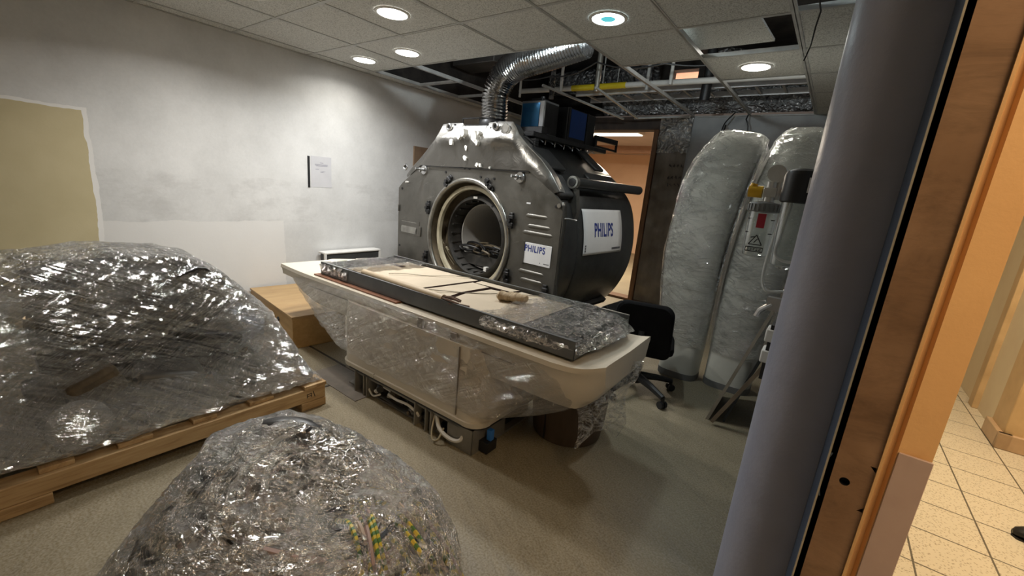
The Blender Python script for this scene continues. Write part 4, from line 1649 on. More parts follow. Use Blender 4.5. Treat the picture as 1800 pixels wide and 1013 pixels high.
# plastic strap across the cardboard
for a, b, lb in (((.02, -.30, ZC+.012), (.62, .30, ZC+.008), 'clear strap crossing the cardboard towards the paper roll'), ((-.36, -.10, ZC+.008), (.02, .30, ZC+.008), 'thin grey string tied across the left cardboard sheet')):
    P = [cg(*(Vector(a).lerp(Vector(b), k/10)+Vector((0, 0, .004*math.sin(k))))) for k in range(11)]
    tag(build('strap', MB().tube(P, .004, 6, squash=.5), MAT['zinc']), lb, 'strap')

# ------------------------------------------------------------------ drum, crate, box behind the couch
t = thing('cardboard_drum', 'dark brown round drum standing under the right overhang of the couch', 'drum', (-1.02, 2.07, 0))
drum = M('drum_brown', (.10, .065, .04), (.07, .046, .028), .55, scale=5, stretch=(4, 4, .6))
m = MB()
m.lathe((-1.02, 2.07, 0), [(.17, 0), (.20, .004), (.215, .12), (.22, .22), (.215, .34), (.205, .40), (.18, .404)], 40)
build('drum_body', m, drum, t)
m = MB()
m.bx(-1.05, -1.045, 1.851, 1.86, .02, .39)
build('drum_seam', m, MAT['black'], t)
ply = M('plywood', (.46, .29, .12), (.37, .225, .085), .5, scale=3, stretch=(1, 6, 8), bump=.05)
crate = thing('plywood_crate', 'honey-brown plywood crate with hand holes against the left wall', 'crate', (-3.6, 1.72, 0), math.radians(-6))
MK = Matrix.Translation((-3.6, 1.72, 0)) @ Matrix.Rotation(math.radians(-6), 4, 'Z')
m = MB()
m.bx(-.5, .5, -.20, .22, .0, .245)
build('box_body', m, ply, crate, world=False, bevel=.003)
m = MB()
m.bx(-.505, .505, -.205, .225, .245, .262)
build('lid', m, M('plywood_lid', (.42, .28, .13), (.35, .22, .10), .5, scale=3, stretch=(6, 1, 8)), crate, world=False, bevel=.002)
for x_ in (-.34, .20):
    m = MB()
    m.tube([(x_, -.199, .18), (x_+.012, -.203, .165), (x_, -.203, .15)], .013, 8)
    build('hand_hole', m, MAT['black'], crate, world=False)
t = thing('dark_panel_case', 'dark grey case with a pale top edge leaning on the wall behind the couch', 'case', (-4.02, 2.55, 0))
m = MB()
m.bx(-4.11, -4.0, 2.24, 2.86, 0, .545)
build('case_body', m, M('case_dark', (.05, .052, .052), (.035, .036, .036), .5, scale=5), t, bevel=.006)
m = MB()
m.bx(-4.115, -3.99, 2.22, 2.88, .545, .565)
build('case_rim', m, MAT['white_plastic'], t, bevel=.006)
m = MB()
m.bx(-4.01, -3.99, 2.22, 2.24, 0, .55)
m2 = MB()
m2.bx(-4.01, -3.99, 2.86, 2.88, 0, .55)
build('edge_strip', m, MAT['white_plastic'], t)
build('edge_strip', m2, MAT['white_plastic'], t)

# ------------------------------------------------------------------ things on the left wall
t = thing('notice_sheet', 'printed paper notice in a clear sleeve with black binding bar on the left wall', 'notice', (XL, 2.27, 1.35))
m = MB()
m.bx(XL, XL+.002, 2.175, 2.385, 1.20, 1.495)
build('paper', m, M('paper_grey', (.56, .56, .58), (.53, .53, .55), .5), t)
m = MB()
for k, (y0_, y1_, z_, h_) in enumerate([(2.265, 2.30, 1.432, .006), (2.215, 2.345, 1.418, .004), (2.212, 2.35, 1.410, .004), (2.225, 2.34, 1.402, .004), (2.22, 2.255, 1.37, .005), (2.27, 2.30, 1.345, .008), (2.29, 2.32, 1.352, .004)]):
    m.bx(XL+.002, XL+.0026, y0_, y1_, z_, z_+h_)
build('printed_lines', m, M('faint_ink', (.30, .30, .36), (.28, .28, .33), .6), t)
m = MB()
m.bx(XL, XL+.006, 2.142, 2.162, 1.195, 1.49)
build('binding_bar', m, MAT['black'], t)
tag(build('wall_board', MB().bx(XL, XL+.02, 3.42, 3.75, 1.45, 1.74), M('brown_board', (.28, .19, .12), (.23, .155, .1), .6)), 'brown board on the left wall, half hidden behind the magnet', 'board')

# ------------------------------------------------------------------ foil lined panel beside the far door
t = thing('insulation_panel', 'crumpled foil-faced insulation panel fixed beside the far doorway', 'insulation panel', (-1.78, 5.46, 0))


def foil_sheet(x0, x1, z0, z1, amp, fq, seed):
    m_ = MB()
    m_.grid(24, max(10, int((z1-z0)*40)), lambda u, v: Vector((x0+(x1-x0)*u, 5.475-amp*(.5+noise.noise(Vector((u*3*fq, v*(z1-z0)*8*fq, seed)))), z0+(z1-z0)*v)))
    return m_


build('foil_sheet', foil_sheet(-1.965, -1.585, 1.95, 2.375, .035, 1.2, 2), MAT['foil'], t)
lower = M('foil_backing', (.23, .20, .165), (.13, .11, .09), .35, .35, scale=4, stretch=(1, 1, .5), bump=.5, bscale=9)
build('backing_sheet', foil_sheet(-1.955, -1.60, .04, 1.97, .02, .8, 6), lower, t)
rnd = random.Random(9)
m = MB()
for row, zz in enumerate((1.80, 1.66, 1.57)):
    for k in range(4):
        x0_ = -1.77+k*.045
        P = [(x0_+rnd.uniform(0, .035), 5.442, zz+rnd.uniform(-.02, .025)) for _ in range(5)]
        m.tube(P, .0035, 5)
build('marker_scribble', m, MAT['black'], t)

# ------------------------------------------------------------------ wrapped scanner covers
cover_m = M('cover_white', (.66, .66, .60), (.60, .60, .545), .45, scale=3)


def cover(label, path, base, w0, seed):
    """path: (left x, right x, z) rows traced at the cover's own distance y; depth grows to the back"""
    ox, oy = base
    t_ = thing('scanner_cover', label, 'scanner cover', (ox, oy, 0))
    rings, film = [], []
    for xl, xr, z, dep in path:
        cx, hw = (xl+xr)/2, (xr-xl)/2
        ring, rf = [], []
        for k in range(28):
            a = 2*PI*k/28
            ca, sa = math.cos(a), math.sin(a)
            e = .62
            px_ = cx+hw*math.copysign(abs(ca)**e, ca)
            py_ = oy+dep*.5+dep*.5*math.copysign(abs(sa)**e, sa)
            ring.append(Vector((px_, py_, z)))
            d_ = .010+.012*(1-abs(noise.noise(Vector((px_*9+seed, py_*9, z*14))))*2)
            rf.append(Vector((px_+d_*ca, py_+d_*sa, z)))
        rings.append(ring)
        film.append(rf)
    # refine between the traced rows
    def refine(rs, per):
        out_ = []
        for k in range(28):
            out_.append(catmull([r[k] for r in rs], per))
        return [[out_[k][i] for k in range(28)] for i in range(len(out_[0]))]
    m_ = MB()
    m_.loft(refine(rings, 5), True, True)
    build('cover_shell', m_, cover_m, t_)
    m_ = MB()
    fr_ = refine(film[1:], 8)
    for i, r in enumerate(fr_):
        for k in range(28):
            a = 2*PI*k/28
            d_ = .007*noise.noise(Vector((math.cos(a)*5+seed, math.sin(a)*5, i*.35)))
            r[k] = r[k]+Vector((math.cos(a), math.sin(a), .2))*d_
    m_.loft(fr_, True, False)
    build('plastic_wrap', m_, MAT['film_cover'], t_)
    m_ = MB()
    b0, b1 = rings[0], rings[1]
    grow = lambda r, z: [Vector((ox+(p.x-ox)*1.02, p.y-.003, z)) for p in r]
    m_.loft([grow(b0, .0), grow(b0, .05)], True, True)
    build('base_band', m_, M('cover_base_grey', (.2, .2, .2), (.16, .16, .16), .6), t_)
    return t_


# x left, x right, height, depth
p1 = [(-.925, -.625, .0, .26), (-.935, -.62, .28, .27), (-1.0, -.615, .62, .28), (-1.035, -.61, .98, .28), (-1.015, -.585, 1.31, .28), (-.985, -.555, 1.52, .28), (-.93, -.515, 1.69, .27), (-.86, -.50, 1.80, .24), (-.80, -.52, 1.87, .18), (-.76, -.66, 1.895, .08)]
c1 = cover('tall curved white scanner cover in clear film, left of the two', p1, (-.775, 3.36), .3, 1)
m = MB()
m.ball((-.50, 3.40, 1.765), (.045, .05, .04), 14, 8)
build('wrap_knot', m, MAT['film_cover'], c1)
p2 = [(-.58, -.25, .0, .26), (-.58, -.24, .28, .27), (-.585, -.22, .62, .28), (-.575, -.18, 1.02, .28), (-.535, -.14, 1.40, .28), (-.485, -.11, 1.66, .27), (-.44, -.10, 1.82, .24), (-.40, -.12, 1.89, .18), (-.34, -.2, 1.92, .08)]
c2 = cover('tall curved white scanner cover in clear film, right one behind the suction jar', p2, (-.42, 3.42), .3, 5)
m = MB()
m.grid(3, 40, lambda u, v: Vector((-.602+.055*v+.05*v*v*v-.02*u, 3.43-.02+.05*u, .75+1.0*v+.0*u)))
build('foil_strip', m, MAT['foil'], c2, solid=.004)

# ------------------------------------------------------------------ leaning boards at the right wall
t = thing('leaning_board', 'thin pale-edged board leaning on the right wall, seen edge-on', 'board', (-.26, 2.9, 0))
m = MB()
m.prism([(-.405, 0), (-.39, 0), (-.105, 1.05), (-.12, 1.05)], 2.86, 3.30, lambda a, b, c: Vector((a, c, b)))
build('board_face', m, M('board_dark', (.06, .065, .075), (.04, .045, .05), .5), t)
m = MB()
m.prism([(-.408, 0), (-.389, 0), (-.104, 1.05), (-.123, 1.05)], 2.852, 2.86, lambda a, b, c: Vector((a, c, b)))
build('board_edge', m, M('board_edge', (.27, .24, .19), (.2, .175, .14), .6), t)
t = tag(build('timber_strut', MB().beam((-.36, 2.80, .025), (-.16, 2.79, .47), .025, .022), M('strut_wood', (.17, .125, .08), (.12, .09, .06), .6)), 'short wooden strut leaning below the pale-edged board', 'strut')
m = MB()
m.prism([(-.315, 0), (-.30, 0), (-.085, .85), (-.10, .85)], 2.90, 3.28, lambda a, b, c: Vector((a, c, b)))
tag(build('dark_board', m, M('panel_grey', (.05, .055, .06), (.035, .04, .045), .45)), 'dark panel leaning behind the pale-edged board', 'panel')

# ------------------------------------------------------------------ office chair
ch = thing('office_chair', 'black swivel office chair between the couch and the wrapped covers', 'chair', (-.93, 2.90, 0), math.radians(196))
CHF = M('chair_black', (.010, .010, .011), (.006, .006, .007), .8, spec=.12)
m = MB()


def pad_ring(cx, cz, w, h, y, r=.07):
    return [Vector((cx+p[0], y, cz+p[1])) for p in rrect(-w/2, w/2, -h/2, h/2, r, 5)]


rings = []
for k, (y, s_) in enumerate([(-.0, .90), (-.012, .97), (-.03, 1.0), (-.05, .98), (-.062, .9)]):
    ring = []
    for p in rrect(-.205*s_, .205*s_, -.20*s_, .20*s_, .06, 6):
        ring.append(Vector((p[0]*(1-.10*(p[1]/.2)*(1 if p[1] > 0 else -.1)), y+.05*(p[0]/.2)**2+.03*(p[1]/.2), .50+p[1])))
    rings.append(ring)
m.loft(rings, True, True)
R3 = Matrix.Rotation(math.radians(8), 4, 'Y')
for i in range(len(m.v)):
    m.v[i] = Vector((m.v[i].x, m.v[i].y+.12, m.v[i].z))
build('backrest', m, CHF, ch, world=False)
m = MB()
rings = []
for z_, s_ in ((.32, .86), (.335, .98), (.36, 1.0), (.38, .96), (.39, .85)):
    rings.append([Vector((p[0]*s_, p[1]*s_-.10, z_)) for p in rrect(-.23, .23, -.22, .22, .08, 6)])
m.loft(rings)
build('seat', m, CHF, ch, world=False)
m = MB()
m.tube([(0, .15, .50), (0, .17, .34), (0, .06, .30), (0, -.05, .31)], .022, 8)
build('back_bar', m, MAT['black'], ch, world=False)
m = MB()
m.cyl((0, 0, .08), (0, 0, .20), .035, n=14)
m.cyl((0, 0, .20), (0, 0, .32), .02, n=12)
m.lathe((0, 0, 0), [(.05, .07), (.06, .09), (.05, .13), (.03, .14)], 16)
build('gas_column', m, MAT['black'], ch, world=False)
for k in range(5):
    a = math.radians(-100-196+72*k)
    dx, dy = math.cos(a), math.sin(a)
    lg = build('leg', MB().tube([(dx*.04, dy*.04, .115), (dx*.17, dy*.17, .10), (dx*.29, dy*.29, .075)], [.03, .024, .018], 8), MAT['black'], ch, world=False)
    m = MB()
    nx, ny = -dy, dx
    for s_ in (-1, 1):
        c_ = Vector((dx*.29+nx*.016*s_, dy*.29+ny*.016*s_, .026))
        m.cyl(c_-Vector((nx, ny, 0))*.009, c_+Vector((nx, ny, 0))*.009, .026, n=14)
    m.cyl((dx*.29, dy*.29, .026), (dx*.29, dy*.29, .078), .012, n=8)
    build('castor', m, MAT['black'], lg, world=False)

# ------------------------------------------------------------------ suction unit on the right wall
clear = NT('clear_plastic')
cs = clear.n('ShaderNodeBsdfTransparent')
cs.inputs[0].default_value = (.86, .89, .88, 1)
gl_ = clear.n('ShaderNodeBsdfGlossy')
gl_.inputs['Roughness'].default_value = .08
lw = clear.n('ShaderNodeLayerWeight')
lw.inputs[0].default_value = .35
dfu = clear.n('ShaderNodeBsdfDiffuse')
dfu.inputs[0].default_value = (.7, .72, .7, 1)
mx0 = clear.n('ShaderNodeMixShader')
mx0.inputs[0].default_value = .16
clear.l(cs.outputs[0], mx0.inputs[1])
clear.l(dfu.outputs[0], mx0.inputs[2])
mx = clear.n('ShaderNodeMixShader')
clear.l(lw.outputs['Facing'], mx.inputs[0])
clear.l(mx0.outputs[0], mx.inputs[1])
clear.l(gl_.outputs[0], mx.inputs[2])
MAT['clear'] = clear.done(mx.outputs[0])
CHR = M('chrome', (.78, .78, .76), (.62, .62, .6), .25, .55, scale=12)
su = thing('suction_regulator', 'chrome suction regulator with yellow and red knobs above a clear jar', 'suction regulator', (-.26, 2.2, 1.2))
SXc, SYc = -.255, 2.2
m = MB()
m.cyl((SXc, SYc, 1.40), (SXc, SYc, 1.50), .022, n=16)
m.cyl((SXc+.0, SYc, 1.46), (XR, SYc+.01, 1.462), .014, n=12)
m.box((SXc, SYc, 1.455), (.05, .05, .04))
m.cyl((SXc+.03, SYc, 1.425), (SXc+.03, SYc, 1.50), .013, n=12)
build('valve_body', m, CHR, su, bevel=.002)
m = MB()
m.cyl((SXc+.012, SYc-.03, 1.535), (SXc+.012, SYc+.03, 1.54), .036, n=24)
m.cyl((SXc+.05, SYc-.01, 1.50), (SXc+.05, SYc+.03, 1.505), .028, n=20)
build('gauge', m, CHR, su, bevel=.003)
m = MB()
m.cyl((SXc-.085, SYc, 1.455), (SXc-.03, SYc, 1.455), .026, n=14)
m.cyl((SXc-.075, SYc, 1.455), (SXc-.068, SYc, 1.49), .014, n=10)
build('yellow_knob', m, M('yellow_knob', (.72, .42, .02), (.62, .36, .02), .4), su, bevel=.003)
m = MB()
m.cyl((SXc+.05, SYc, 1.46), (SXc+.10, SYc, 1.462), .022, n=12)
build('red_knob', m, M('red_knob', (.42, .02, .03), (.34, .02, .025), .4), su, bevel=.003)
m = MB()
for k in range(36):
    pass
m.lathe((SXc-.01, SYc, 0), [(.02, 1.415), (.06, 1.408), (.064, 1.40), (.064, 1.372), (.055, 1.368), (.02, 1.366)], 36)
for k in range(24):
    a = 2*PI*k/24
    m.box((SXc-.01+.064*math.cos(a), SYc+.064*math.sin(a), 1.388), (.008, .008, .03), Euler((0, 0, a)).to_matrix())
build('jar_lid', m, M('lid_grey', (.24, .25, .25), (.19, .2, .2), .5), su)
m = MB()
m.lathe((SXc-.01, SYc, 0), [(.055, 1.37), (.056, 1.34), (.053, 1.20), (.048, 1.175), (.03, 1.168), (.001, 1.167)], 36, caps=False)
jar = build('jar', m, MAT['clear'], su)
m = MB()
m.bx(SXc-.02, SXc+.012, SYc-.057, SYc-.055, 1.30, 1.362)
build('red_label', m, M('red_label', (.40, .02, .04), (.34, .02, .035), .4), jar)
m = MB()
yq = SYc-.0575
tx, tz = SXc-.008, 1.226
for a, b in (((-.026, 0), (.026, 0)), ((.026, 0), (0, .042)), ((0, .042), (-.026, 0)), ((-.006, .008), (.006, .026)), ((-.022, .030), (-.004, .034)), ((-.034, -.012), (.034, -.012)), ((-.034, -.030), (.034, -.030)), ((-.034, -.012), (-.034, -.030)), ((.034, -.012), (.034, -.030))):
    m.beam((tx+a[0], yq, tz+a[1]), (tx+b[0], yq, tz+b[1]), .002, .004)
for r_ in range(2):
    for k in range(5):
        m.bx(tx-.028+k*.0115, tx-.019+k*.0115, yq-.001, yq+.001, tz-.020-r_*.006, tz-.0165-r_*.006)
for z_ in (1.335, 1.275):
    m.bx(SXc-.058, SXc-.045, yq+.02, yq+.03, z_, z_+.004)
    m.bx(SXc+.030, SXc+.045, yq+.02, yq+.03, z_, z_+.004)
build('warning_print', m, MAT['black'], jar)
jr = thing('suction_canister', 'black-lidded clear canister with drooping tubes beside the suction regulator', 'canister', (-.12, 2.15, 1.3))
m = MB()
m.lathe((-.136, 2.02, 0), [(.03, 1.545), (.056, 1.535), (.062, 1.52), (.062, 1.42), (.056, 1.415), (.02, 1.415)], 30)
build('lid', m, MAT['black'], jr)
m = MB()
m.bx(-.110, -.080, 1.948, 1.958, 1.455, 1.51)
build('lid_label', m, MAT['label'], jr)
m = MB()
m.bx(-.105, -.085, 1.945, 1.948, 1.472, 1.477)
m.beam((-.10, 1.946, 1.485), (-.09, 1.946, 1.498), .003, .003)
build('label_mark', m, MAT['black'], jr)
m = MB()
m.lathe((-.136, 2.02, 0), [(.053, 1.415), (.051, 1.30), (.045, 1.17), (.02, 1.15), (.001, 1.149)], 30, caps=False)
build('canister_body', m, MAT['clear'], jr)
for P in ([(-.165, 2.03, 1.42), (-.185, 2.04, 1.30), (-.195, 2.04, 1.15), (-.19, 2.04, 1.08), (-.165, 2.03, 1.05), (-.11, 2.03, 1.06)],
          [(-.15, 1.99, 1.42), (-.16, 1.98, 1.30), (-.165, 1.97, 1.22), (-.135, 1.97, 1.19), (-.085, 1.97, 1.19)]):
    build('tube', MB().tube(catmull(P, 8), .006, 8), MAT['clear'] if False else M('tube_milky', (.5, .52, .51), (.45, .47, .46), .3), jr)
t = thing('wall_socket', 'white socket boxes on the right wall below the suction jar', 'wall socket', (XR, 2.2, .78))
for z0_, z1_ in ((.80, .86), (.70, .76)):
    build('socket_box', MB().bx(-.145, XR, 2.16, 2.26, z0_, z1_), MAT['white_plastic'], t, bevel=.006)
build('back_plate', MB().bx(-.13, XR, 2.165, 2.255, .62, .88), MAT['black'], t)
tag(build('hose_bracket', MB().bx(-.17, XR, 2.18, 2.22, .94, 1.0).tube([(-.15, 2.19, .97), (-.19, 2.19, .93), (-.2, 2.19, .90)], .012, 8), MAT['steel']), 'small chrome hose bracket on the right wall under the drooping tubes', 'bracket')

# ------------------------------------------------------------------ shoe in the corridor
sh = thing('black_shoe', 'toe of a black shoe standing on the corridor tiles', 'shoe', (1.05, 2.85, 0))
m = MB()
rings = []
for x_, w_, h_ in ((.0, .012, .02), (.012, .03, .035), (.04, .042, .05), (.09, .046, .062), (.15, .042, .08), (.22, .036, .10), (.28, .03, .10)):
    rings.append([Vector((.965+x_, 2.83+w_*math.cos(2*PI*k/16), max(.006, .006+h_*(.5+.5*math.sin(2*PI*k/16))))) for k in range(16)])
m.loft(rings)
build('upper', m, MAT['black'], sh)
m = MB()
m.prism([(.962, 2.82), (.975, 2.795), (1.06, 2.782), (1.24, 2.80), (1.245, 2.86), (1.06, 2.878), (.975, 2.865)], 0, .008, lambda a, b, c: Vector((a, b, c)))
build('sole', m, MAT['black'], sh)

# ------------------------------------------------------------------ pallet and the wrapped load on it
def pine(name, st):
    t_ = NT(name)
    n_ = t_.noise(3, 5, .6, t_.vec(st), .6)
    c_ = t_.ramp(n_, [(.3, (.30, .18, .08)), (.5, (.48, .32, .16)), (.72, (.56, .40, .22))])
    k_ = t_.ramp(t_.noise(2.2, 3, .5, t_.vec(tuple(x*.5+1 for x in st), loc=(3, 1, 0))), [(.66, 0), (.74, 1)])
    c_ = t_.mix(t_.math('MULTIPLY', k_, .6), c_, (.13, .07, .03))
    return t_.done(t_.bsdf(c_, .62, 0, t_.bump(n_, .15, .005)))


PINE_Y = pine('pine_long', (9, 1.2, 14))
PINE_X = pine('pine_cross', (1.2, 9, 14))
pal = thing('wooden_pallet', 'knotty pine pallet under the wrapped machine at the left edge', 'pallet', (-2.74, .5, 0))
for x_ in (-2.265, -2.74, -3.2):
    build('stringer', MB().bx(x_-.045, x_+.045, -.36, 1.225, .048, .128), PINE_Y, pal, bevel=.004)
    for y_ in (-.30, .02, .50, 1.15):
        if x_ == -2.265 and y_ == .50:
            continue
        build('block', MB().bx(x_-.05, x_+.05, y_-.07, y_+.075, 0, .048), PINE_Y, pal, bevel=.004)
for y_, w_ in ((-.28, .11), (.12, .10), (.36, .12), (.62, .10), (.88, .12), (1.165, .13)):
    build('deck_board', MB().bx(-3.25, -2.215 if y_ > 1 else -2.24, y_-w_/2, y_+w_/2, .128, .150), PINE_X, pal, bevel=.003)
m = MB()
for a, b in (((1.115, .10), (1.115, .075)), ((1.115, .095), (1.14, .10)), ((1.14, .10), (1.14, .075)), ((1.15, .11), (1.16, .072)), ((1.115, .085), (1.14, .085))):
    m.beam((-2.2195, a[0], a[1]), (-2.2195, b[0], b[1]), .001, .004)
build('stamp_mark', m, MAT['black'], pal)

LZ = .152
load = thing('wrapped_machine', 'dark machine parts swathed in clear stretch wrap on the pine pallet', 'wrapped load', (-2.75, .55, LZ))
DK = M('machine_dark_grey', (.075, .075, .075), (.045, .045, .046), .5, .2, scale=4)
DK2 = M('machine_mid_grey', (.15, .15, .148), (.10, .10, .099), .5, .2, scale=5)
m = MB()
m.prism([(.14, .47), (.92, .40), (.92, .56), (.82, .70), (.55, .80), (.17, .81)], -3.12, -2.62, lambda a, b, c: Vector((c, a, b)))
build('machine_body', m, DK, load, bevel=.02)
m = MB()
m.prism([(.17, LZ), (.98, LZ), (.98, .40), (.14, .47)], -3.1, -2.72, lambda a, b, c: Vector((c, a, b)))
build('machine_base', m, MAT['black'], load, bevel=.01)
m = MB()
m.bx(-2.66, -2.40, .22, .70, LZ, .26)
build('dark_tray', m, DK, load, bevel=.015)
m = MB()
m.tube([(-2.66, .84, .54), (-2.62, .93, .43), (-2.70, .98, .30)], [.10, .14, .10], 20)
build('grey_drum', m, M('drum_light_grey', (.55, .58, .64), (.42, .44, .48), .3, .5, scale=6), load)
for (x_, y_, z_, dx, dy, dz, r_, mt) in ((-2.5, .88, .23, .2, .22, .14, .3, DK2), (-2.46, .55, .32, .18, .26, .1, -.2, DK2), (-2.48, .28, .36, .16, .18, .14, .4, MAT['bore_brown']), (-2.6, .14, .26, .2, .1, .2, .1, DK2), (-2.55, .42, .48, .1, .4, .05, .15, MAT['black']), (-2.52, .75, .46, .08, .3, .06, -.25, MAT['black'])):
    build('machine_part', MB().box((x_, y_, z_), (dx, dy, dz), Euler((r_, .1, r_*.5))), mt, load, bevel=.02)
m = MB()
for k in range(5):
    m2 = MB()
    y_ = .25+k*.15
    m2.tube([(-2.60, y_, LZ+.03), (-2.52, y_+.05, .30), (-2.58, y_+.12, .45)], .016, 8)
    build('dark_rod', m2, MAT['black'], load)
m = MB()
m.grid(8, 8, lambda u, v: Vector((-2.46-.40*v, .62+.24*u-.04*v, .80+.085*(1-abs(u*2-.9))-.07*u-.02*v)))
build('black_flap', m, M('black_sheet', (.02, .02, .021), (.012, .012, .013), .4), load, solid=.006)
m = MB()
m.lathe((0, 0, 0), [(.05, 0), (.085, .02), (.10, .045), (.085, .07), (.05, .08)], 24)
for i in range(len(m.v)):
    p = m.v[i]
    m.v[i] = Vector((-2.31, .20, .262))+Euler((.1, 1.2, .2)).to_matrix() @ p
build('film_roll_bag', m, MAT['film_couch'], load)
lp = [(-2.50, .085, .865), (-3.15, .10, .86), (-2.48, .07, .62), (-3.2, .08, .6), (-2.55, .40, .925), (-3.1, .45, .90), (-2.5, .66, .89), (-2.9, .72, .88), (-2.47, .78, .83), (-3.0, .90, .74), (-2.42, .92, .66), (-3.1, 1.05, .58), (-2.36, 1.06, .42), (-2.5, 1.06, .54), (-3.15, 1.12, .4),
      (-2.235, 1.195, .158), (-3.2, 1.2, .158), (-2.225, .6, .16), (-2.225, -.05, .16), (-2.24, -.22, .18), (-3.2, -.2, .17), (-2.4, -.12, .42), (-3.1, -.1, .4)]
m = film_over(lp, (-2.75, .52, .45), 190, 100, .008, .018, (5, 4, 16), 3, 3, lambda p: p.z > .153, .005)
# let the wrap sag inwards along the flank between the top edge and the pallet
for i, p in enumerate(m.v):
    f = math.exp(-((p.z-.40)/.14)**2)*max(0, min(1, (p.x+2.75)/.3))
    m.v[i] = Vector((p.x-.10*f*max(0, min(1, (1.1-p.y)*3)), p.y, p.z))
build('plastic_wrap', m, MAT['film_load'], load)
# taut strands of wrap fanning over the flank
rnd = random.Random(17)
tail = MB()
tail.grid(20, 14, lambda u, v: Vector((-2.235-.25*v, .93+.29*u-.04*v, .162+.36*v*(1-u*.75)+.012*noise.noise(Vector((u*8, v*6, 2))))))
build('wrap_flap', tail, MAT['film_load'], load)

# ------------------------------------------------------------------ wrapped cable bundle in the foreground
bun = thing('wrapped_cable_bundle', 'heap of coiled cables in crinkled clear wrap, nearest thing on the floor', 'cable bundle', (-1.18, .52, 0))
BC = Vector((-1.16, .52, 0))


def heap_z(x, y):
    dx, dy = x-BC.x, y-BC.y
    r = math.hypot(dx, dy)
    z = .455*(1-min(1, r/.60)**2.6)
    z += .09*math.exp(-((x+1.38)**2+(y-.60)**2)/.022)       # hump at the rear
    z -= .10*math.exp(-((x+1.06)**2+(y-.60)**2)/.018)       # hollow of the coil
    return max(.02, z)


m = MB()
m.grid(48, 48, lambda u, v: (lambda a, r: Vector((BC.x+r*math.cos(a), BC.y+r*.86*math.sin(a), max(.0, heap_z(BC.x+r*math.cos(a), BC.y+r*.86*math.sin(a))-.05) if v > .02 else 0)))(2*PI*u, .54*(1-v)) if True else None)
build('cable_core', m, M('bundle_dark', (.03, .028, .028), (.015, .014, .014), .6, scale=9), bun)
CM = [M('cable_grey', (.10, .098, .098), (.07, .068, .068), .45), M('cable_black', (.022, .022, .024), (.014, .014, .016), .4), M('cable_beige', (.46, .37, .30), (.40, .32, .26), .5),
      M('cable_pinkish', (.36, .25, .22), (.30, .21, .19), .5), M('cable_light', (.55, .53, .49), (.48, .46, .42), .5)]
gy = NT('cable_green_yellow')
wv = gy.n('ShaderNodeTexWave')
wv.inputs['Scale'].default_value = 14
wv.inputs['Distortion'].default_value = 2
gy.l(gy.co.outputs['Object'], wv.inputs['Vector'])
gyc = gy.ramp(wv.outputs['Fac'], [(.45, (.07, .17, .04)), (.55, (.55, .43, .04))])
CM.append(gy.done(gy.bsdf(gyc, .45)))
rnd = random.Random(4)
COILC = Vector((-1.07, .58, 0))
nc = 0
for k in range(58):
    # arcs sweeping around the hollow
    R0 = .13+.34*(k/58)**.85+rnd.uniform(-.012, .012)
    a0 = rnd.uniform(-.3, 6.0)
    span = rnd.uniform(2.2, 4.4)
    ex = 1+rnd.uniform(-.12, .12)
    P = []
    for s in range(26):
        a = a0+span*s/25
        rr_ = R0*(1+.05*math.sin(a*3+k))
        x_ = COILC.x+rr_*ex*math.cos(a)-.05*(R0/.4)
        y_ = COILC.y+rr_*math.sin(a)*.9-.03*(R0/.4)
        P.append(Vector((x_, y_, heap_z(x_, y_)-.02+.016*math.sin(a*2+k*1.7)+rnd.uniform(-.001, .001))))
    mt = CM[0] if k % 5 == 0 else CM[1] if k % 5 == 1 else CM[2] if (k % 5 == 2 and R0 < .33) else (CM[3] if R0 < .36 else CM[0]) if k % 5 == 3 else CM[1 if R0 > .26 else 4]
    build('cable', MB().tube(P, rnd.choice((.006, .008, .010)), 6), mt, bun)
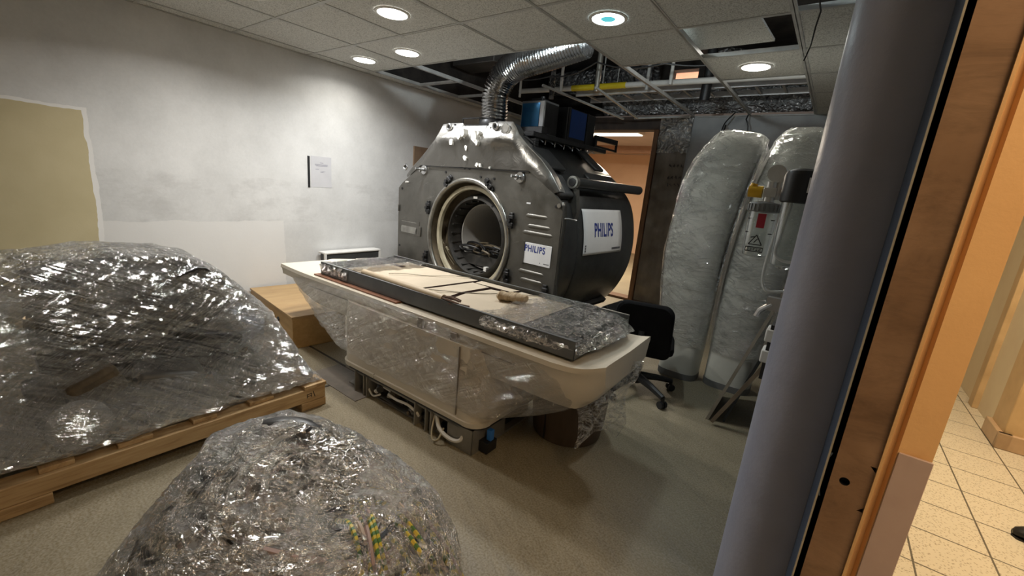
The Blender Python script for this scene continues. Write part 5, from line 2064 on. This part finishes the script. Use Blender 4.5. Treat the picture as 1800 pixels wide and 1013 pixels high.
# green-yellow earth leads fanning down the right flank
for k in range(18):
    P = []
    for s in range(18):
        f = s/17
        x_ = -1.03+.02*math.sin(k*1.3)+.36*f
        y_ = .60+.010*k+(k-9)*.016*f+.03*math.sin(f*3+k*.4)
        P.append(Vector((x_, y_, max(.012, heap_z(x_, y_)-.004+.010*math.sin(f*6+k)-.02*(1-min(1, f*5))))))
    build('earth_cable', MB().tube(P, .0075, 6), CM[5] if k % 3 != 1 else CM[(3, 2, 0)[k % 4 % 3]], bun)
# black sleeve at the rear hump and dark bars at the left
m = MB()
P = SLP = [(-1.52, .40, .34), (-1.45, .50, .43), (-1.37, .60, .465), (-1.27, .68, .44), (-1.18, .76, .34)]
m.tube(catmull(P, 6), [.03+.035*math.sin(PI*k/24) for k in range(25)], 16)
build('black_sleeve', m, M('black_bag', (.025, .025, .027), (.015, .015, .016), .35), bun)
for k in range(9):
    a = 2.9+.16*k
    P = [(BC.x+.30*math.cos(a)-.02, BC.y+.28*math.sin(a), .34), (BC.x+.44*math.cos(a), BC.y+.40*math.sin(a), .22), (BC.x+.52*math.cos(a), BC.y+.47*math.sin(a), .03)]
    build('cable', MB().tube(catmull(P, 6), .012, 7), CM[1], bun)
bp = []
for k in range(36):
    a = 2*PI*k/36
    for r in (.0, .18, .34, .46, .54, .575):
        x_, y_ = BC.x+r*math.cos(a), BC.y+r*.9*math.sin(a)
        bp.append((x_, y_, heap_z(x_, y_)+.012))
bp += [(x_+a_, y_+b_, z_+.075-.3*abs(a_)-.3*abs(b_)) for x_, y_, z_ in SLP[1:-1] for a_ in (-.06, .06) for b_ in (-.06, .06)]
bp = [p for p in bp]
m = film_over(bp, (-1.16, .54, .18), 170, 90, .010, .014, (9, 9, 12), 6, 2, lambda p: p.z > .004, .007)
for i, p in enumerate(m.v):
    g_ = math.exp(-((p.x+1.06)**2+(p.y-.60)**2)/.022)
    m.v[i] = Vector((p.x, p.y, max(.004, p.z-(.055*g_ if p.z > .25 else 0))))
build('plastic_wrap', m, MAT['film_bundle'], bun)
